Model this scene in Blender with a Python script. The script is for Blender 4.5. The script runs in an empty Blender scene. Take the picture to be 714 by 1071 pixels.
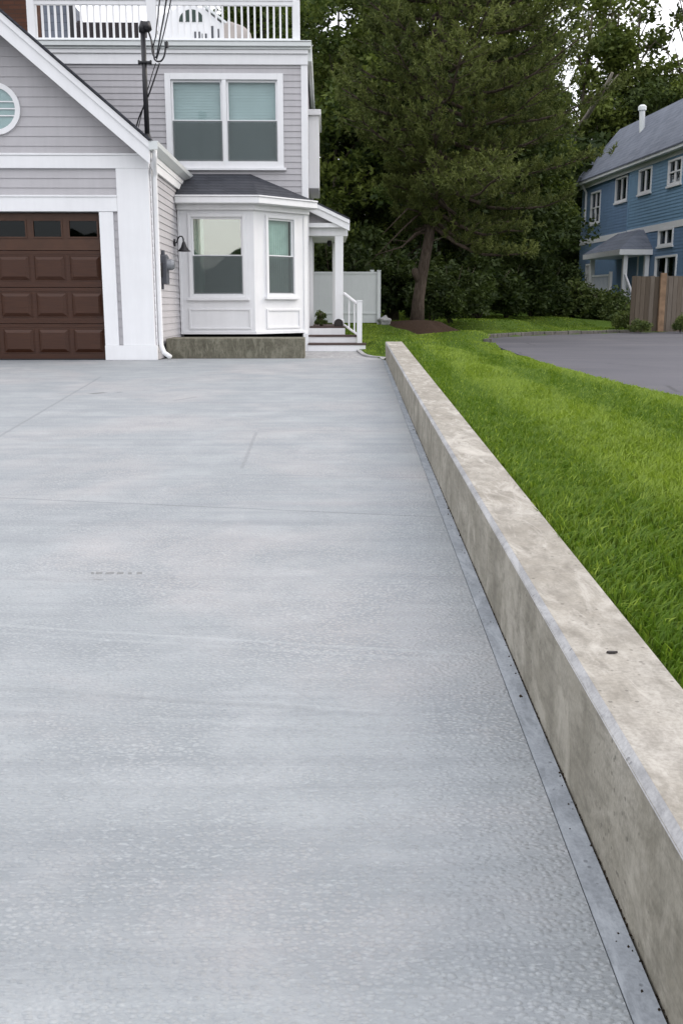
import bpy, bmesh, math, random
import numpy as np
from mathutils import Vector
R = math.radians
rng = np.random.default_rng(7)
random.seed(7)
S = bpy.context.scene
COL = S.collection

# ------------------------------------------------------------------ survey
# The site was measured with the tape of the camera itself: at() turns a point of the survey
# picture (714 x 1071) into a place on a vertical plane at depth Y.
F, CX, CY = 1020.0, 357.0, 535.5
TH = math.atan(217 / F)
PS = math.atan(17 / math.hypot(F, 217))
CAMZ = 0.795
FW = np.array([math.sin(PS) * math.cos(TH), math.cos(PS) * math.cos(TH), -math.sin(TH)])
RT = np.array([math.cos(PS), -math.sin(PS), 0.0])
UP = np.cross(RT, FW)
CAM = np.array([0, 0, CAMZ])

def ray(x, y):
    return FW * F + RT * (x - CX) - UP * (y - CY)

def at(x, y, Y):
    d = ray(x, y)
    return CAM + d * (Y / d[1])

def zx(y, Y):            # height of picture row y at depth Y (mid picture)
    return at(CX, y, Y)[2]

def on_plane(x, y, z0, sy):   # plane z = z0 + sy*Y
    d = ray(x, y)
    t = (z0 - CAMZ) / (d[2] - sy * d[1])
    return CAM + d * t

# ------------------------------------------------------------------ mesh builder
class MB:
    def __init__(self):
        self.v, self.f = [], []
    def add(self, vs, fs):
        o = len(self.v)
        self.v += [tuple(float(c) for c in p) for p in vs]
        self.f += [tuple(i + o for i in f) for f in fs]
        return self
    def box(self, x0, x1, y0, y1, z0, z1):
        x0, x1 = sorted((x0, x1)); y0, y1 = sorted((y0, y1)); z0, z1 = sorted((z0, z1))
        vs = [(x, y, z) for z in (z0, z1) for y in (y0, y1) for x in (x0, x1)]
        return self.add(vs, [(0, 2, 3, 1), (4, 5, 7, 6), (0, 1, 5, 4), (2, 6, 7, 3), (0, 4, 6, 2), (1, 3, 7, 5)])
    def hexa(self, low, high):       # two quads, same winding
        n = len(low)
        fs = [tuple(reversed(range(n))), tuple(range(n, 2 * n))]
        fs += [(i, (i + 1) % n, n + (i + 1) % n, n + i) for i in range(n)]
        return self.add(list(low) + list(high), fs)
    def pbox(self, m, u0, u1, z0, z1, d0, d1):  # box on a mapped wall plane, m(u,z,d)
        lo = [m(u0, z0, d0), m(u1, z0, d0), m(u1, z1, d0), m(u0, z1, d0)]
        hi = [m(u0, z0, d1), m(u1, z0, d1), m(u1, z1, d1), m(u0, z1, d1)]
        return self.hexa(lo, hi)
    def pprism(self, m, poly, d0, d1):
        return self.hexa([m(u, z, d0) for u, z in poly], [m(u, z, d1) for u, z in poly])
    def frame(self, m, u0, u1, z0, z1, w, d0, d1, wb=None, wt=None):
        wb = w if wb is None else wb; wt = w if wt is None else wt
        self.pbox(m, u0, u0 + w, z0, z1, d0, d1); self.pbox(m, u1 - w, u1, z0, z1, d0, d1)
        self.pbox(m, u0 + w, u1 - w, z0, z0 + wb, d0, d1); self.pbox(m, u0 + w, u1 - w, z1 - wt, z1, d0, d1)
        return self
    def tube(self, pts, rad, n=10, cap=True):
        pts = [Vector(p) for p in pts]
        if not hasattr(rad, '__len__'): rad = [rad] * len(pts)
        vs, fs = [], []
        prev = None
        for i, p in enumerate(pts):
            t = (pts[min(i + 1, len(pts) - 1)] - pts[max(i - 1, 0)])
            t = t.normalized() if t.length > 1e-9 else Vector((0, 0, 1))
            a = prev if prev is not None else (Vector((1, 0, 0)) if abs(t.x) < .9 else Vector((0, 1, 0)))
            b = t.cross(a).normalized(); a = b.cross(t).normalized(); prev = a
            for k in range(n):
                an = 2 * math.pi * k / n
                vs.append(p + (a * math.cos(an) + b * math.sin(an)) * rad[i])
        for i in range(len(pts) - 1):
            for k in range(n):
                fs.append((i * n + k, i * n + (k + 1) % n, (i + 1) * n + (k + 1) % n, (i + 1) * n + k))
        if cap:
            fs.append(tuple(reversed(range(n)))); fs.append(tuple((len(pts) - 1) * n + k for k in range(n)))
        return self.add(vs, fs)
    def lathe(self, prof, c, n=20):
        vs, fs = [], []
        for r, z in prof:
            for k in range(n):
                a = 2 * math.pi * k / n
                vs.append((c[0] + r * math.cos(a), c[1] + r * math.sin(a), c[2] + z))
        for i in range(len(prof) - 1):
            for k in range(n):
                fs.append((i * n + k, i * n + (k + 1) % n, (i + 1) * n + (k + 1) % n, (i + 1) * n + k))
        fs.append(tuple(reversed(range(n)))); fs.append(tuple((len(prof) - 1) * n + k for k in range(n)))
        return self.add(vs, fs)
    def build(self, name, mat, parent=None, bevel=0.0, smooth=False, recalc=True):
        me = bpy.data.meshes.new(name)
        me.from_pydata(self.v, [], self.f); me.update()
        if recalc:
            bm = bmesh.new(); bm.from_mesh(me)
            bmesh.ops.recalc_face_normals(bm, faces=bm.faces); bm.to_mesh(me); bm.free()
        me.materials.append(mat)
        if smooth:
            for p in me.polygons: p.use_smooth = True
        o = bpy.data.objects.new(name, me); COL.objects.link(o)
        if parent is not None: put(o, parent)
        if bevel:
            md = o.modifiers.new('edge', 'BEVEL'); md.width = bevel; md.segments = 2
            md.limit_method = 'ANGLE'; md.angle_limit = R(40)
        return o

def put(o, parent):       # parent, keeping the world place of the mesh data
    o.parent = parent
    base = Vector((0, 0, 0)); p = parent
    while p is not None:
        base += p.location; p = p.parent
    o.location = o.location - base
def tag(o, label=None, cat=None, group=None, kind=None):
    if label: o['label'] = label
    if cat: o['category'] = cat
    if group: o['group'] = group
    if kind: o['kind'] = kind
    return o
def empty(name, loc, label, cat, group=None):
    o = bpy.data.objects.new(name, None); COL.objects.link(o); o.location = loc
    o.empty_display_size = .2
    return tag(o, label, cat, group)
def copy_tree(o, parent=None):
    c = o.copy(); COL.objects.link(c)
    if parent is not None: c.parent = parent
    for ch in list(o.children): copy_tree(ch, c)
    return c
def np_mesh(name, V, faces_list, mat, tint=None, smooth=False):
    """V (n,3); faces_list: list of (k, array (m,k)) blocks"""
    me = bpy.data.meshes.new(name)
    me.vertices.add(len(V)); me.vertices.foreach_set('co', np.asarray(V, np.float32).ravel())
    nl = sum(a.size for a in faces_list); nf = sum(len(a) for a in faces_list)
    me.loops.add(nl); me.polygons.add(nf)
    me.loops.foreach_set('vertex_index', np.concatenate([a.ravel() for a in faces_list]).astype(np.int32))
    tot = np.concatenate([np.full(len(a), a.shape[1]) for a in faces_list])
    start = np.concatenate([[0], np.cumsum(tot)[:-1]])
    me.polygons.foreach_set('loop_start', start.astype(np.int32))
    me.update(calc_edges=True)
    if tint is not None:
        at_ = me.attributes.new('tint', 'FLOAT', 'FACE'); at_.data.foreach_set('value', np.asarray(tint, np.float32))
    me.materials.append(mat)
    if smooth: me.polygons.foreach_set('use_smooth', np.ones(nf, bool))
    me.validate()
    return me
def link(me, name, parent=None):
    o = bpy.data.objects.new(name, me); COL.objects.link(o)
    if parent is not None: o.parent = parent
    return o

# ------------------------------------------------------------------ materials
class NT:
    def __init__(self, name):
        self.m = bpy.data.materials.new(name); self.m.use_nodes = True
        self.t = self.m.node_tree; self.t.nodes.clear()
        self.out = self.n('ShaderNodeOutputMaterial')
    def n(self, typ, **kw):
        nd = self.t.nodes.new(typ)
        for k, v in kw.items():
            if k.startswith('i_'): nd.inputs[k[2:].replace('_', ' ')].default_value = v
            else: setattr(nd, k, v)
        return nd
    def l(self, a, b): self.t.links.new(a, b)
    def coord(self, scale=(1, 1, 1), rot=0.0):
        tc = self.n('ShaderNodeTexCoord'); mp = self.n('ShaderNodeMapping')
        mp.inputs['Scale'].default_value = scale; mp.inputs['Rotation'].default_value = (0, 0, rot)
        self.l(tc.outputs['Object'], mp.inputs[0]); return mp.outputs[0]
    def noise(self, vec, scale, detail=4, rough=.55, dist=0):
        nd = self.n('ShaderNodeTexNoise'); nd.inputs['Scale'].default_value = scale
        nd.inputs['Detail'].default_value = detail; nd.inputs['Roughness'].default_value = rough
        nd.inputs['Distortion'].default_value = dist
        self.l(vec, nd.inputs['Vector']); return nd.outputs['Fac']
    def ramp(self, fac, stops):
        r = self.n('ShaderNodeValToRGB'); e = r.color_ramp.elements
        while len(e) < len(stops): e.new(.5)
        for el, (p, c) in zip(e, stops):
            el.position = p; el.color = (*c, 1) if len(c) == 3 else c
        self.l(fac, r.inputs[0]); return r.outputs[0]
    def val(self, fac, a, b, c=0.0, d=1.0):
        m = self.n('ShaderNodeMapRange'); m.inputs[1].default_value = a; m.inputs[2].default_value = b
        m.inputs[3].default_value = c; m.inputs[4].default_value = d
        self.l(fac, m.inputs[0]); return m.outputs[0]
    def mix(self, fac, a, b, mode='MIX'):
        m = self.n('ShaderNodeMix', data_type='RGBA', blend_type=mode)
        for sock, v in ((m.inputs[0], fac), (m.inputs[6], a), (m.inputs[7], b)):
            if hasattr(v, 'is_linked') or hasattr(v, 'links'): self.l(v, sock)
            else: sock.default_value = v if not hasattr(v, '__len__') else ((*v, 1) if len(v) == 3 else v)
        return m.outputs[2]
    def math(self, op, a, b=None, c=None):
        m = self.n('ShaderNodeMath', operation=op)
        for i, v in enumerate((a, b, c)):
            if v is None: continue
            if hasattr(v, 'links'): self.l(v, m.inputs[i])
            else: m.inputs[i].default_value = v
        return m.outputs[0]
    def bump(self, h, strength=.3, dist=.01, nrm=None):
        b = self.n('ShaderNodeBump'); b.inputs['Strength'].default_value = strength; b.inputs['Distance'].default_value = dist
        self.l(h, b.inputs['Height'])
        if nrm is not None: self.l(nrm, b.inputs['Normal'])
        return b.outputs[0]
    def pbsdf(self, col, rough=.6, spec=.3, bump=None, metal=0.0):
        p = self.n('ShaderNodeBsdfPrincipled')
        for sock, v in ((p.inputs['Base Color'], col), (p.inputs['Roughness'], rough)):
            if hasattr(v, 'links'): self.l(v, sock)
            else: sock.default_value = (*v, 1) if hasattr(v, '__len__') else v
        p.inputs['Specular IOR Level'].default_value = spec; p.inputs['Metallic'].default_value = metal
        if bump is not None: self.l(bump, p.inputs['Normal'])
        return p.outputs[0]
    def done(self, sh):
        self.l(sh, self.out.inputs[0]); return self.m

def m_paint(name, col, var=.05, rough=.5, nscale=3.0, streak=(6, 6, .7), spec=.3):
    t = NT(name)
    a = t.noise(t.coord(), nscale, 5); b = t.noise(t.coord(streak), 2.2, 5)
    k = t.math('ADD', t.math('MULTIPLY', a, .5), t.math('MULTIPLY', b, .5))
    lo = tuple(c * (1 - var * 2) for c in col); hi = tuple(min(1, c * (1 + var)) for c in col)
    c = t.ramp(k, [(.3, lo), (.68, hi)])
    return t.done(t.pbsdf(c, rough, spec, t.bump(t.noise(t.coord(), 60, 3), .08, .004)))

def m_concrete_drive():
    t = NT('broomed_concrete')
    co = t.coord(rot=R(-6)); tc = t.n('ShaderNodeTexCoord').outputs['Object']
    speck = t.n('ShaderNodeTexVoronoi', feature='F1'); speck.inputs['Scale'].default_value = 105
    warp = t.mix(.012, t.coord((.75, 1.0, 1), R(-6)), t.n('ShaderNodeTexNoise', i_Scale=30.0).outputs['Color'], 'ADD')
    t.l(warp, speck.inputs['Vector'])
    sp = t.math('MULTIPLY', t.val(speck.outputs['Distance'], .15, .6, 1, 0), t.val(t.noise(t.coord((.8, 1.2, 1), R(-6)), 40, 4, .65, .5), .36, .6, .35, 1))
    fine = t.noise(t.coord((.7, 1.3, 1), R(-6)), 95, 4, .7)
    broom = t.noise(t.coord((.55, 30, 1), R(-6)), 5, 5, .65)
    band = t.noise(t.coord((.16, 2.1, 1), R(-6)), 1.6, 5, .6, .2)
    band2 = t.noise(t.coord((.10, 9, 1), R(-6)), 1.1, 4, .6)
    blot = t.noise(tc, .55, 5, .6, .4); blot2 = t.noise(tc, 1.9, 5, .6, .5)
    base = t.ramp(band, [(.3, (0.255, 0.274, 0.292)), (.5, (0.302, 0.323, 0.337)), (.72, (0.352, 0.374, 0.389))])
    base = t.mix(t.val(band2, .44, .64, 0, .5), base, (0.358, 0.384, 0.399))
    base = t.mix(t.val(band2, .48, .32, 0, .38), base, (0.219, 0.237, 0.255))
    base = t.mix(t.val(blot, .48, .62, 0, .8), base, (.425, .402, .40))
    base = t.mix(t.val(blot2, .56, .72, 0, .35), base, (0.244, 0.274, 0.284))
    fl = t.noise(t.coord((.8, 1.1, 1), R(-6)), 3.2, 6, .7, .6)
    base = t.mix(t.val(fl, .5, .7, 0, .4), base, (.47, .485, .5))
    base = t.mix(t.val(fl, .46, .3, 0, .35), base, (.28, .295, .315))
    patch = t.val(t.noise(tc, 2.6, 4, .6, .3), .38, .62, .25, 1)
    dark = t.math('MULTIPLY', t.val(sp, .5, .05, 0, .72), patch)
    base = t.mix(dark, base, (0.189, 0.209, 0.224))
    lite = t.math('MULTIPLY', t.val(t.noise(t.coord((.55, 1.2, 1), R(-6)), 85, 3, .6, .4), .57, .68, 0, .6), patch)
    base = t.mix(lite, base, (0.429, 0.458, 0.476))
    base = t.mix(t.val(fine, .35, .7, .0, .5), base, (0.228, 0.242, 0.259))
    base = t.mix(t.val(broom, .45, .75, 0, .24), base, (0.372, 0.396, 0.410))
    # saw cut joints and marks: lines in plan
    sx = t.n('ShaderNodeSeparateXYZ'); t.l(tc, sx.inputs[0]); X, Yy = sx.outputs[0], sx.outputs[1]
    wob = t.math('MULTIPLY', t.math('SUBTRACT', t.noise(tc, 9, 3), .5), .02)
    def seg(p, q, w, s, col, soft=1.4):
        nonlocal base
        dx, dy = q[0] - p[0], q[1] - p[1]; L = math.hypot(dx, dy); dx /= L; dy /= L
        rx = t.math('SUBTRACT', X, p[0]); ry = t.math('SUBTRACT', Yy, p[1])
        perp = t.math('ABSOLUTE', t.math('ADD', t.math('SUBTRACT', t.math('MULTIPLY', rx, dy), t.math('MULTIPLY', ry, dx)), wob))
        al = t.math('ADD', t.math('MULTIPLY', rx, dx), t.math('MULTIPLY', ry, dy))
        m = t.math('MULTIPLY', t.val(perp, w, w * soft, 1, 0), t.math('MULTIPLY', t.math('GREATER_THAN', al, 0), t.math('LESS_THAN', al, L)))
        base = t.mix(t.math('MULTIPLY', m, s), base, col)
    P = lambda x, y: on_plane(x, y, ZD0, SD)[:2]
    dk = (0.130, 0.139, 0.145)
    seg(P(-60, 518), P(466, 541), .004, .55, dk, 2.2)
    seg(P(-30, 474), P(106, 394), .007, .6, (0.196, 0.209, 0.217), 2.5)
    seg(P(268, 452), P(253, 490), .006, .45, (0.178, 0.187, 0.194), 2.5)
    seg(P(272, 449), P(420, 452), .009, .3, (0.203, 0.212, 0.217), 2.5)
    seg(P(240, 496), P(450, 500), .006, .3, (0.186, 0.195, 0.202), 2.5)
    seg(P(40, 382), P(410, 389), .012, .35, (0.203, 0.212, 0.217), 2)
    seg(P(95, 412), P(110, 410.5), .03, .8, (0.130, 0.134, 0.133), 1.8)
    seg(P(122, 410.5), P(128, 410), .02, .7, (0.154, 0.159, 0.157), 1.8)
    seg(P(182, 419), P(206, 415), .012, .5, (0.178, 0.184, 0.178), 2)
    for yy, s in ((655, .45), (663, .3), (720, .25), (607, .2), (742, .2)):
        seg(P(-80, yy - 6), P(500, yy + 30), .005, s * .6, (0.406, 0.430, 0.444), 2.5)
    seg(P(-80, 714), P(330, 742), .010, .35, (0.203, 0.217, 0.229), 2)
    for cx_, w_ in ((97, 3), (104, 7), (115, 9), (126, 7), (136, 4), (146, 6)):      # drip marks
        seg(P(cx_ - w_ / 2, 599.5), P(cx_ + w_ / 2, 599.2), .011, .8, (0.163, 0.167, 0.167), 1.8)
    seg(P(98, 606), P(108, 606.3), .005, .5, (0.163, 0.167, 0.167), 1.8); seg(P(178, 605), P(183, 605.2), .005, .4, (0.163, 0.167, 0.167), 1.8)
    h = t.math('ADD', t.math('MULTIPLY', sp, .6), t.math('ADD', t.math('MULTIPLY', fine, .5), t.math('MULTIPLY', broom, .35)))
    return t.done(t.pbsdf(base, .62, .32, t.bump(h, .9, .006)))

def m_concrete_wall(name, a, b, c, top=False):
    t = NT(name); tc = t.coord()
    n1 = t.noise(tc, 2.2, 6, .65, .5); n2 = t.noise(tc, 9, 5, .6, .3); n3 = t.noise(tc, 120, 3, .6)
    drip = t.noise(t.coord((5, 3.2, .5)), 2, 6, .65, .3)
    col = t.ramp(n1, [(.3, a), (.5, b), (.7, c)])
    col = t.mix(t.val(n2, .42, .7, 0, .4), col, c)
    col = t.mix(t.val(drip, .5, .7, 0, .5), col, tuple(v * .68 for v in a))
    pit = t.n('ShaderNodeTexVoronoi'); pit.inputs['Scale'].default_value = 42
    t.l(tc, pit.inputs['Vector'])
    sel = t.n('ShaderNodeSeparateColor'); t.l(pit.outputs['Color'], sel.inputs[0])
    pm = t.math('MULTIPLY', t.val(pit.outputs['Distance'], .12, .2, 1, 0), t.math('GREATER_THAN', sel.outputs[0], .72))
    col = t.mix(t.math('MULTIPLY', pm, .65), col, tuple(v * .4 for v in a))
    col = t.mix(t.val(n3, .4, .68, 0, .5), col, tuple(v * .6 for v in b))
    n4 = t.noise(t.coord((1, .45, 1.6)), 26, 5, .7, .4); n5 = t.noise(t.coord((3, .8, .9)), 4.5, 6, .7, .8)
    col = t.mix(t.val(n4, .45, .68, 0, .5), col, tuple(v * .58 for v in a))
    col = t.mix(t.val(n5, .5, .62, 0, .5), col, tuple(v * 1.22 for v in c))
    wl = t.noise(t.coord((1.2, .5, 1)), 3.2, 5, .6, .6)
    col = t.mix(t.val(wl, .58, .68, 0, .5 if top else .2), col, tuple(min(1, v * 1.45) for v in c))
    h = t.math('SUBTRACT', t.math('ADD', n2, t.math('MULTIPLY', n3, .4)), pm)
    return t.done(t.pbsdf(col, .75, .25, t.bump(h, .35, .006)))

def m_shingle(name, a, b, sx=4.0, sz=9.0):
    t = NT(name)
    tc = t.n('ShaderNodeTexCoord').outputs['Object']
    br = t.n('ShaderNodeTexBrick'); br.offset = .5
    mp = t.n('ShaderNodeMapping'); t.l(tc, mp.inputs[0])
    # run courses up the slope: use (x or y) and z
    s = t.n('ShaderNodeSeparateXYZ'); t.l(tc, s.inputs[0])
    c = t.n('ShaderNodeCombineXYZ'); t.l(t.math('ADD', s.outputs[0], s.outputs[1]), c.inputs[0]); t.l(s.outputs[2], c.inputs[1])
    t.l(c.outputs[0], br.inputs['Vector'])
    br.inputs['Scale'].default_value = 1; br.inputs['Brick Width'].default_value = 1 / sx; br.inputs['Row Height'].default_value = 1 / sz
    br.inputs['Mortar Size'].default_value = .006
    br.inputs['Color1'].default_value = (*a, 1); br.inputs['Color2'].default_value = (*b, 1)
    br.inputs['Mortar'].default_value = (*(v * .45 for v in a), 1)
    n = t.noise(tc, 1.6, 6, .65); g = t.noise(tc, 150, 2)
    col = t.mix(t.val(n, .4, .7, 0, .5), br.outputs['Color'], tuple(v * 1.35 for v in b))
    col = t.mix(t.val(g, .4, .7, 0, .4), col, tuple(v * .6 for v in a))
    return t.done(t.pbsdf(col, .85, .2, t.bump(t.math('ADD', br.outputs['Fac'], t.math('MULTIPLY', g, .4)), .4, .01)))

def m_leaf(name, dark, light, trans=.28, gloss=.05):
    t = NT(name)
    a = t.n('ShaderNodeAttribute', attribute_name='tint').outputs['Fac']
    oi = t.n('ShaderNodeObjectInfo').outputs['Random']
    k = t.math('ADD', a, t.math('MULTIPLY', t.math('SUBTRACT', oi, .5), .22))
    col = t.ramp(k, [(.0, dark), (1.0, light)])
    d = t.n('ShaderNodeBsdfDiffuse'); tr = t.n('ShaderNodeBsdfTranslucent'); g = t.n('ShaderNodeBsdfGlossy'); g.inputs['Roughness'].default_value = .45
    t.l(col, d.inputs[0]); t.l(t.mix(.5, col, (.9, 1, .3), 'MULTIPLY'), tr.inputs[0]); g.inputs[0].default_value = (.5, .55, .5, 1)
    m1 = t.n('ShaderNodeMixShader'); m1.inputs[0].default_value = trans; t.l(d.outputs[0], m1.inputs[1]); t.l(tr.outputs[0], m1.inputs[2])
    m2 = t.n('ShaderNodeMixShader'); m2.inputs[0].default_value = gloss; t.l(m1.outputs[0], m2.inputs[1]); t.l(g.outputs[0], m2.inputs[2])
    return t.done(m2.outputs[0])

def m_bark(name, a, b):
    t = NT(name)
    n = t.noise(t.coord((9, 9, 1.6)), 3, 6, .7, .4); n2 = t.noise(t.coord(), 30, 4)
    col = t.ramp(n, [(.35, a), (.65, b)])
    return t.done(t.pbsdf(col, .9, .15, t.bump(t.math('ADD', n, t.math('MULTIPLY', n2, .3)), .9, .03)))

def m_glass(name='window_glass', refl=.22, tint=(.8, .9, .88), gcol=(.92, .97, .98)):
    t = NT(name)
    tr = t.n('ShaderNodeBsdfTransparent'); tr.inputs[0].default_value = (*tint, 1)
    g = t.n('ShaderNodeBsdfGlossy'); g.inputs['Roughness'].default_value = .015
    g.inputs[0].default_value = (*gcol, 1)
    t.l(t.bump(t.noise(t.coord(), 1.3, 2), .02, .02), g.inputs['Normal'])
    m = t.n('ShaderNodeMixShader'); m.inputs[0].default_value = refl
    t.l(tr.outputs[0], m.inputs[1]); t.l(g.outputs[0], m.inputs[2])
    return t.done(m.outputs[0])

def m_screen():
    t = NT('insect_screen')
    tr = t.n('ShaderNodeBsdfTransparent'); d = t.n('ShaderNodeBsdfDiffuse'); d.inputs[0].default_value = (.15, .175, .175, 1)
    m = t.n('ShaderNodeMixShader'); m.inputs[0].default_value = .46
    t.l(tr.outputs[0], m.inputs[1]); t.l(d.outputs[0], m.inputs[2])
    return t.done(m.outputs[0])

def m_plain(name, col, rough=.5, spec=.4, var=.12, scale=8, metal=0.0):
    t = NT(name)
    n = t.noise(t.coord(), scale, 5)
    c = t.ramp(n, [(.3, tuple(v * (1 - var) for v in col)), (.7, tuple(min(1, v * (1 + var)) for v in col))])
    return t.done(t.pbsdf(c, rough, spec, t.bump(n, .1, .01), metal))

def m_brick():
    t = NT('chimney_brick')
    tc = t.n('ShaderNodeTexCoord').outputs['Object']
    s = t.n('ShaderNodeSeparateXYZ'); t.l(tc, s.inputs[0]); c = t.n('ShaderNodeCombineXYZ')
    t.l(t.math('ADD', s.outputs[0], s.outputs[1]), c.inputs[0]); t.l(s.outputs[2], c.inputs[1])
    br = t.n('ShaderNodeTexBrick'); t.l(c.outputs[0], br.inputs['Vector'])
    br.inputs['Scale'].default_value = 1; br.inputs['Brick Width'].default_value = .22; br.inputs['Row Height'].default_value = .075
    br.inputs['Mortar Size'].default_value = .008
    br.inputs['Color1'].default_value = (.075, .032, .02, 1); br.inputs['Color2'].default_value = (.055, .024, .015, 1)
    br.inputs['Mortar'].default_value = (.045, .026, .02, 1)
    return t.done(t.pbsdf(br.outputs['Color'], .85, .2, t.bump(br.outputs['Fac'], .5, .008)))

def m_wood_door():
    t = NT('brown_door_wood')
    n = t.noise(t.coord((1.0, 3, 22)), 4, 6, .6, .3); n2 = t.noise(t.coord(), 1.2, 3)
    col = t.ramp(n, [(.3, (.037, .013, .0062)), (.7, (.062, .0235, .0112))])
    col = t.mix(t.val(n2, .4, .7, 0, .4), col, (.05, .022, .014))
    return t.done(t.pbsdf(col, .42, .35, t.bump(n, .12, .004)))

def m_asphalt():
    t = NT('asphalt'); tc = t.coord()
    n = t.noise(tc, .35, 5, .6, .4); n2 = t.noise(tc, 160, 3, .7); n3 = t.noise(t.coord((.4, 1.4, 1)), 1.0, 5, .6, .6)
    col = t.ramp(n, [(.3, (.075, .075, .088)), (.7, (.115, .112, .128))])
    col = t.mix(t.val(n3, .5, .66, 0, .5), col, (.15, .145, .155))
    col = t.mix(t.val(n2, .35, .7, 0, .5), col, (.06, .06, .07))
    vo = t.n('ShaderNodeTexVoronoi', feature='DISTANCE_TO_EDGE'); vo.inputs['Scale'].default_value = .28
    t.l(t.mix(.35, tc, t.n('ShaderNodeTexNoise', i_Scale=1.4, i_Detail=6.0).outputs['Color'], 'ADD'), vo.inputs['Vector'])
    cr = t.math('MULTIPLY', t.val(vo.outputs['Distance'], .002, .008, 1, 0), t.val(n3, .42, .56, 0, .6))
    col = t.mix(cr, col, (.03, .03, .034))
    return t.done(t.pbsdf(col, .8, .25, t.bump(n2, .4, .006)))

def m_soil(name, a, b, scale=6):
    t = NT(name); tc = t.coord()
    n = t.noise(tc, scale, 7, .7); n2 = t.noise(tc, .8, 4)
    col = t.mix(t.val(n2, .4, .65, 0, .5), t.ramp(n, [(.3, a), (.7, b)]), a)
    return t.done(t.pbsdf(col, .95, .1, t.bump(n, .8, .03)))

def m_turf():
    t = NT('turf'); tc = t.coord()
    n = t.noise(tc, 45, 5, .7); n2 = t.noise(tc, .7, 5, .6, .5)
    col = t.ramp(n, [(.3, (.04, .075, .01)), (.7, (.10, .165, .02))])
    col = t.mix(t.val(n2, .45, .7, 0, .4), col, (.06, .1, .016))
    return t.done(t.pbsdf(col, .9, .1, t.bump(n, .9, .03)))

def m_wood_fence():
    t = NT('weathered_board')
    n = t.noise(t.coord((14, 14, .8)), 3, 6, .65, .3)
    s = t.n('ShaderNodeSeparateXYZ'); t.l(t.n('ShaderNodeTexCoord').outputs['Object'], s.inputs[0])
    w = t.n('ShaderNodeTexWhiteNoise', noise_dimensions='1D')
    t.l(t.math('FLOOR', t.math('MULTIPLY', s.outputs[0], 1 / .142)), w.inputs['W'])
    col = t.ramp(w.outputs['Value'], [(0, (.10, .08, .06)), (.5, (.15, .123, .095)), (1, (.19, .165, .138))])
    col = t.mix(t.val(n, .4, .7, 0, .5), col, (.06, .043, .036))
    return t.done(t.pbsdf(col, .85, .15, t.bump(n, .5, .01)))

ZD0, SD = CAMZ - 0.9647, 0.0117     # driveway plane
M = {}
M['white'] = m_paint('white_trim_paint', (.80, .805, .82), .03)
M['white2'] = m_paint('white_vinyl', (.66, .69, .69), .03)
M['siding'] = m_paint('grey_clapboard', (.46, .449, .465), .045, .55)
M['drive'] = m_concrete_drive()
M['band'] = m_concrete_wall('shaded_trowelled_concrete', (.235, .26, .29), (.28, .305, .335), (.32, .345, .375))  # smoother margin; its bluish dark tone also holds the wall's shade
M['walk'] = m_concrete_wall('walk_concrete', (.30, .30, .31), (.35, .35, .355), (.40, .40, .40))
M['wallc'] = m_concrete_wall('cast_wall_shaded', (.165, .152, .118), (.25, .233, .19), (.335, .315, .27))  # driveway face: its mild shade is put into the darker colour
M['wallt'] = m_concrete_wall('cast_wall_lit_top', (.24, .218, .183), (.32, .298, .258), (.405, .385, .35), True)  # same concrete, lighter: brighter light on the top put into the colour
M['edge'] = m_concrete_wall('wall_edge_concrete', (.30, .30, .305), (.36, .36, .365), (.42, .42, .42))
M['found'] = m_concrete_wall('old_foundation', (.10, .095, .068), (.15, .14, .105), (.22, .21, .165))
M['shingle'] = m_shingle('dark_shingle', (.042, .045, .055), (.062, .066, .078), 4, 16)
M['shingle_b'] = m_shingle('grey_shingle', (.125, .142, .178), (.165, .182, .22), 2, 6)
M['glass'] = m_glass(refl=.022, tint=(.86, .9, .9))
M['glass_bay'] = m_glass('bay_glass', .24, (.75, .88, .82), (1, .94, .88))  # warm gloss colour paints a peach sky into the reflection
M['glass_dark'] = m_glass('door_glass', .018, (.2, .22, .25))
M['glass_far'] = m_glass('far_glass', .10, (.5, .55, .6))
M['screen'] = m_screen()
M['blind'] = m_plain('pleated_blind', (.52, .59, .59), .8, .1, .05, 3)
M['curtain'] = m_plain('pale_curtain', (.50, .62, .55), .8, .1, .1, 6)
M['room'] = m_plain('dim_room', (.055, .075, .068), .9, .1, .2, 1)
M['black'] = m_plain('black_metal', (.016, .016, .019), .4, .4, .2)
M['greymetal'] = m_plain('meter_grey', (.075, .08, .095), .45, .4, .15)
M['meter_glass'] = m_plain('meter_dome', (.22, .23, .25), .15, .6, .1)
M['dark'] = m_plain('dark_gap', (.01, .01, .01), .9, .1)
M['brick'] = m_brick()
M['door'] = m_wood_door()
M['doortop'] = m_plain('door_rail_brown', (.062, .027, .0145), .4, .35, .2, 5)
M['tread'] = m_plain('brown_tread', (.075, .05, .045), .6, .3, .2, 10)
M['asphalt'] = m_asphalt()
M['kerb'] = m_concrete_wall('kerb_stone', (.06, .057, .05), (.10, .094, .084), (.15, .142, .128))
M['soil'] = m_soil('woodland_floor', (.018, .014, .009), (.045, .032, .02))
M['mulch'] = m_soil('brown_mulch', (.028, .017, .011), (.066, .042, .029), 18)
M['turf'] = m_turf()
M['grass'] = m_leaf('grass_blade', (.09, .162, .018), (.29, .38, .055), .34, .03)
M['pine'] = m_leaf('pine_needle', (.030, .046, .015), (.165, .192, .056), .15, .02)
M['leaf'] = m_leaf('broad_leaf', (.040, .064, .018), (.18, .22, .052), .30, .02)
M['leaf_d'] = m_leaf('deep_leaf', (.020, .033, .012), (.066, .09, .026), .22, .02)
M['shrub'] = m_leaf('shrub_leaf', (.05, .075, .025), (.17, .21, .06), .24, .03)
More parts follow.
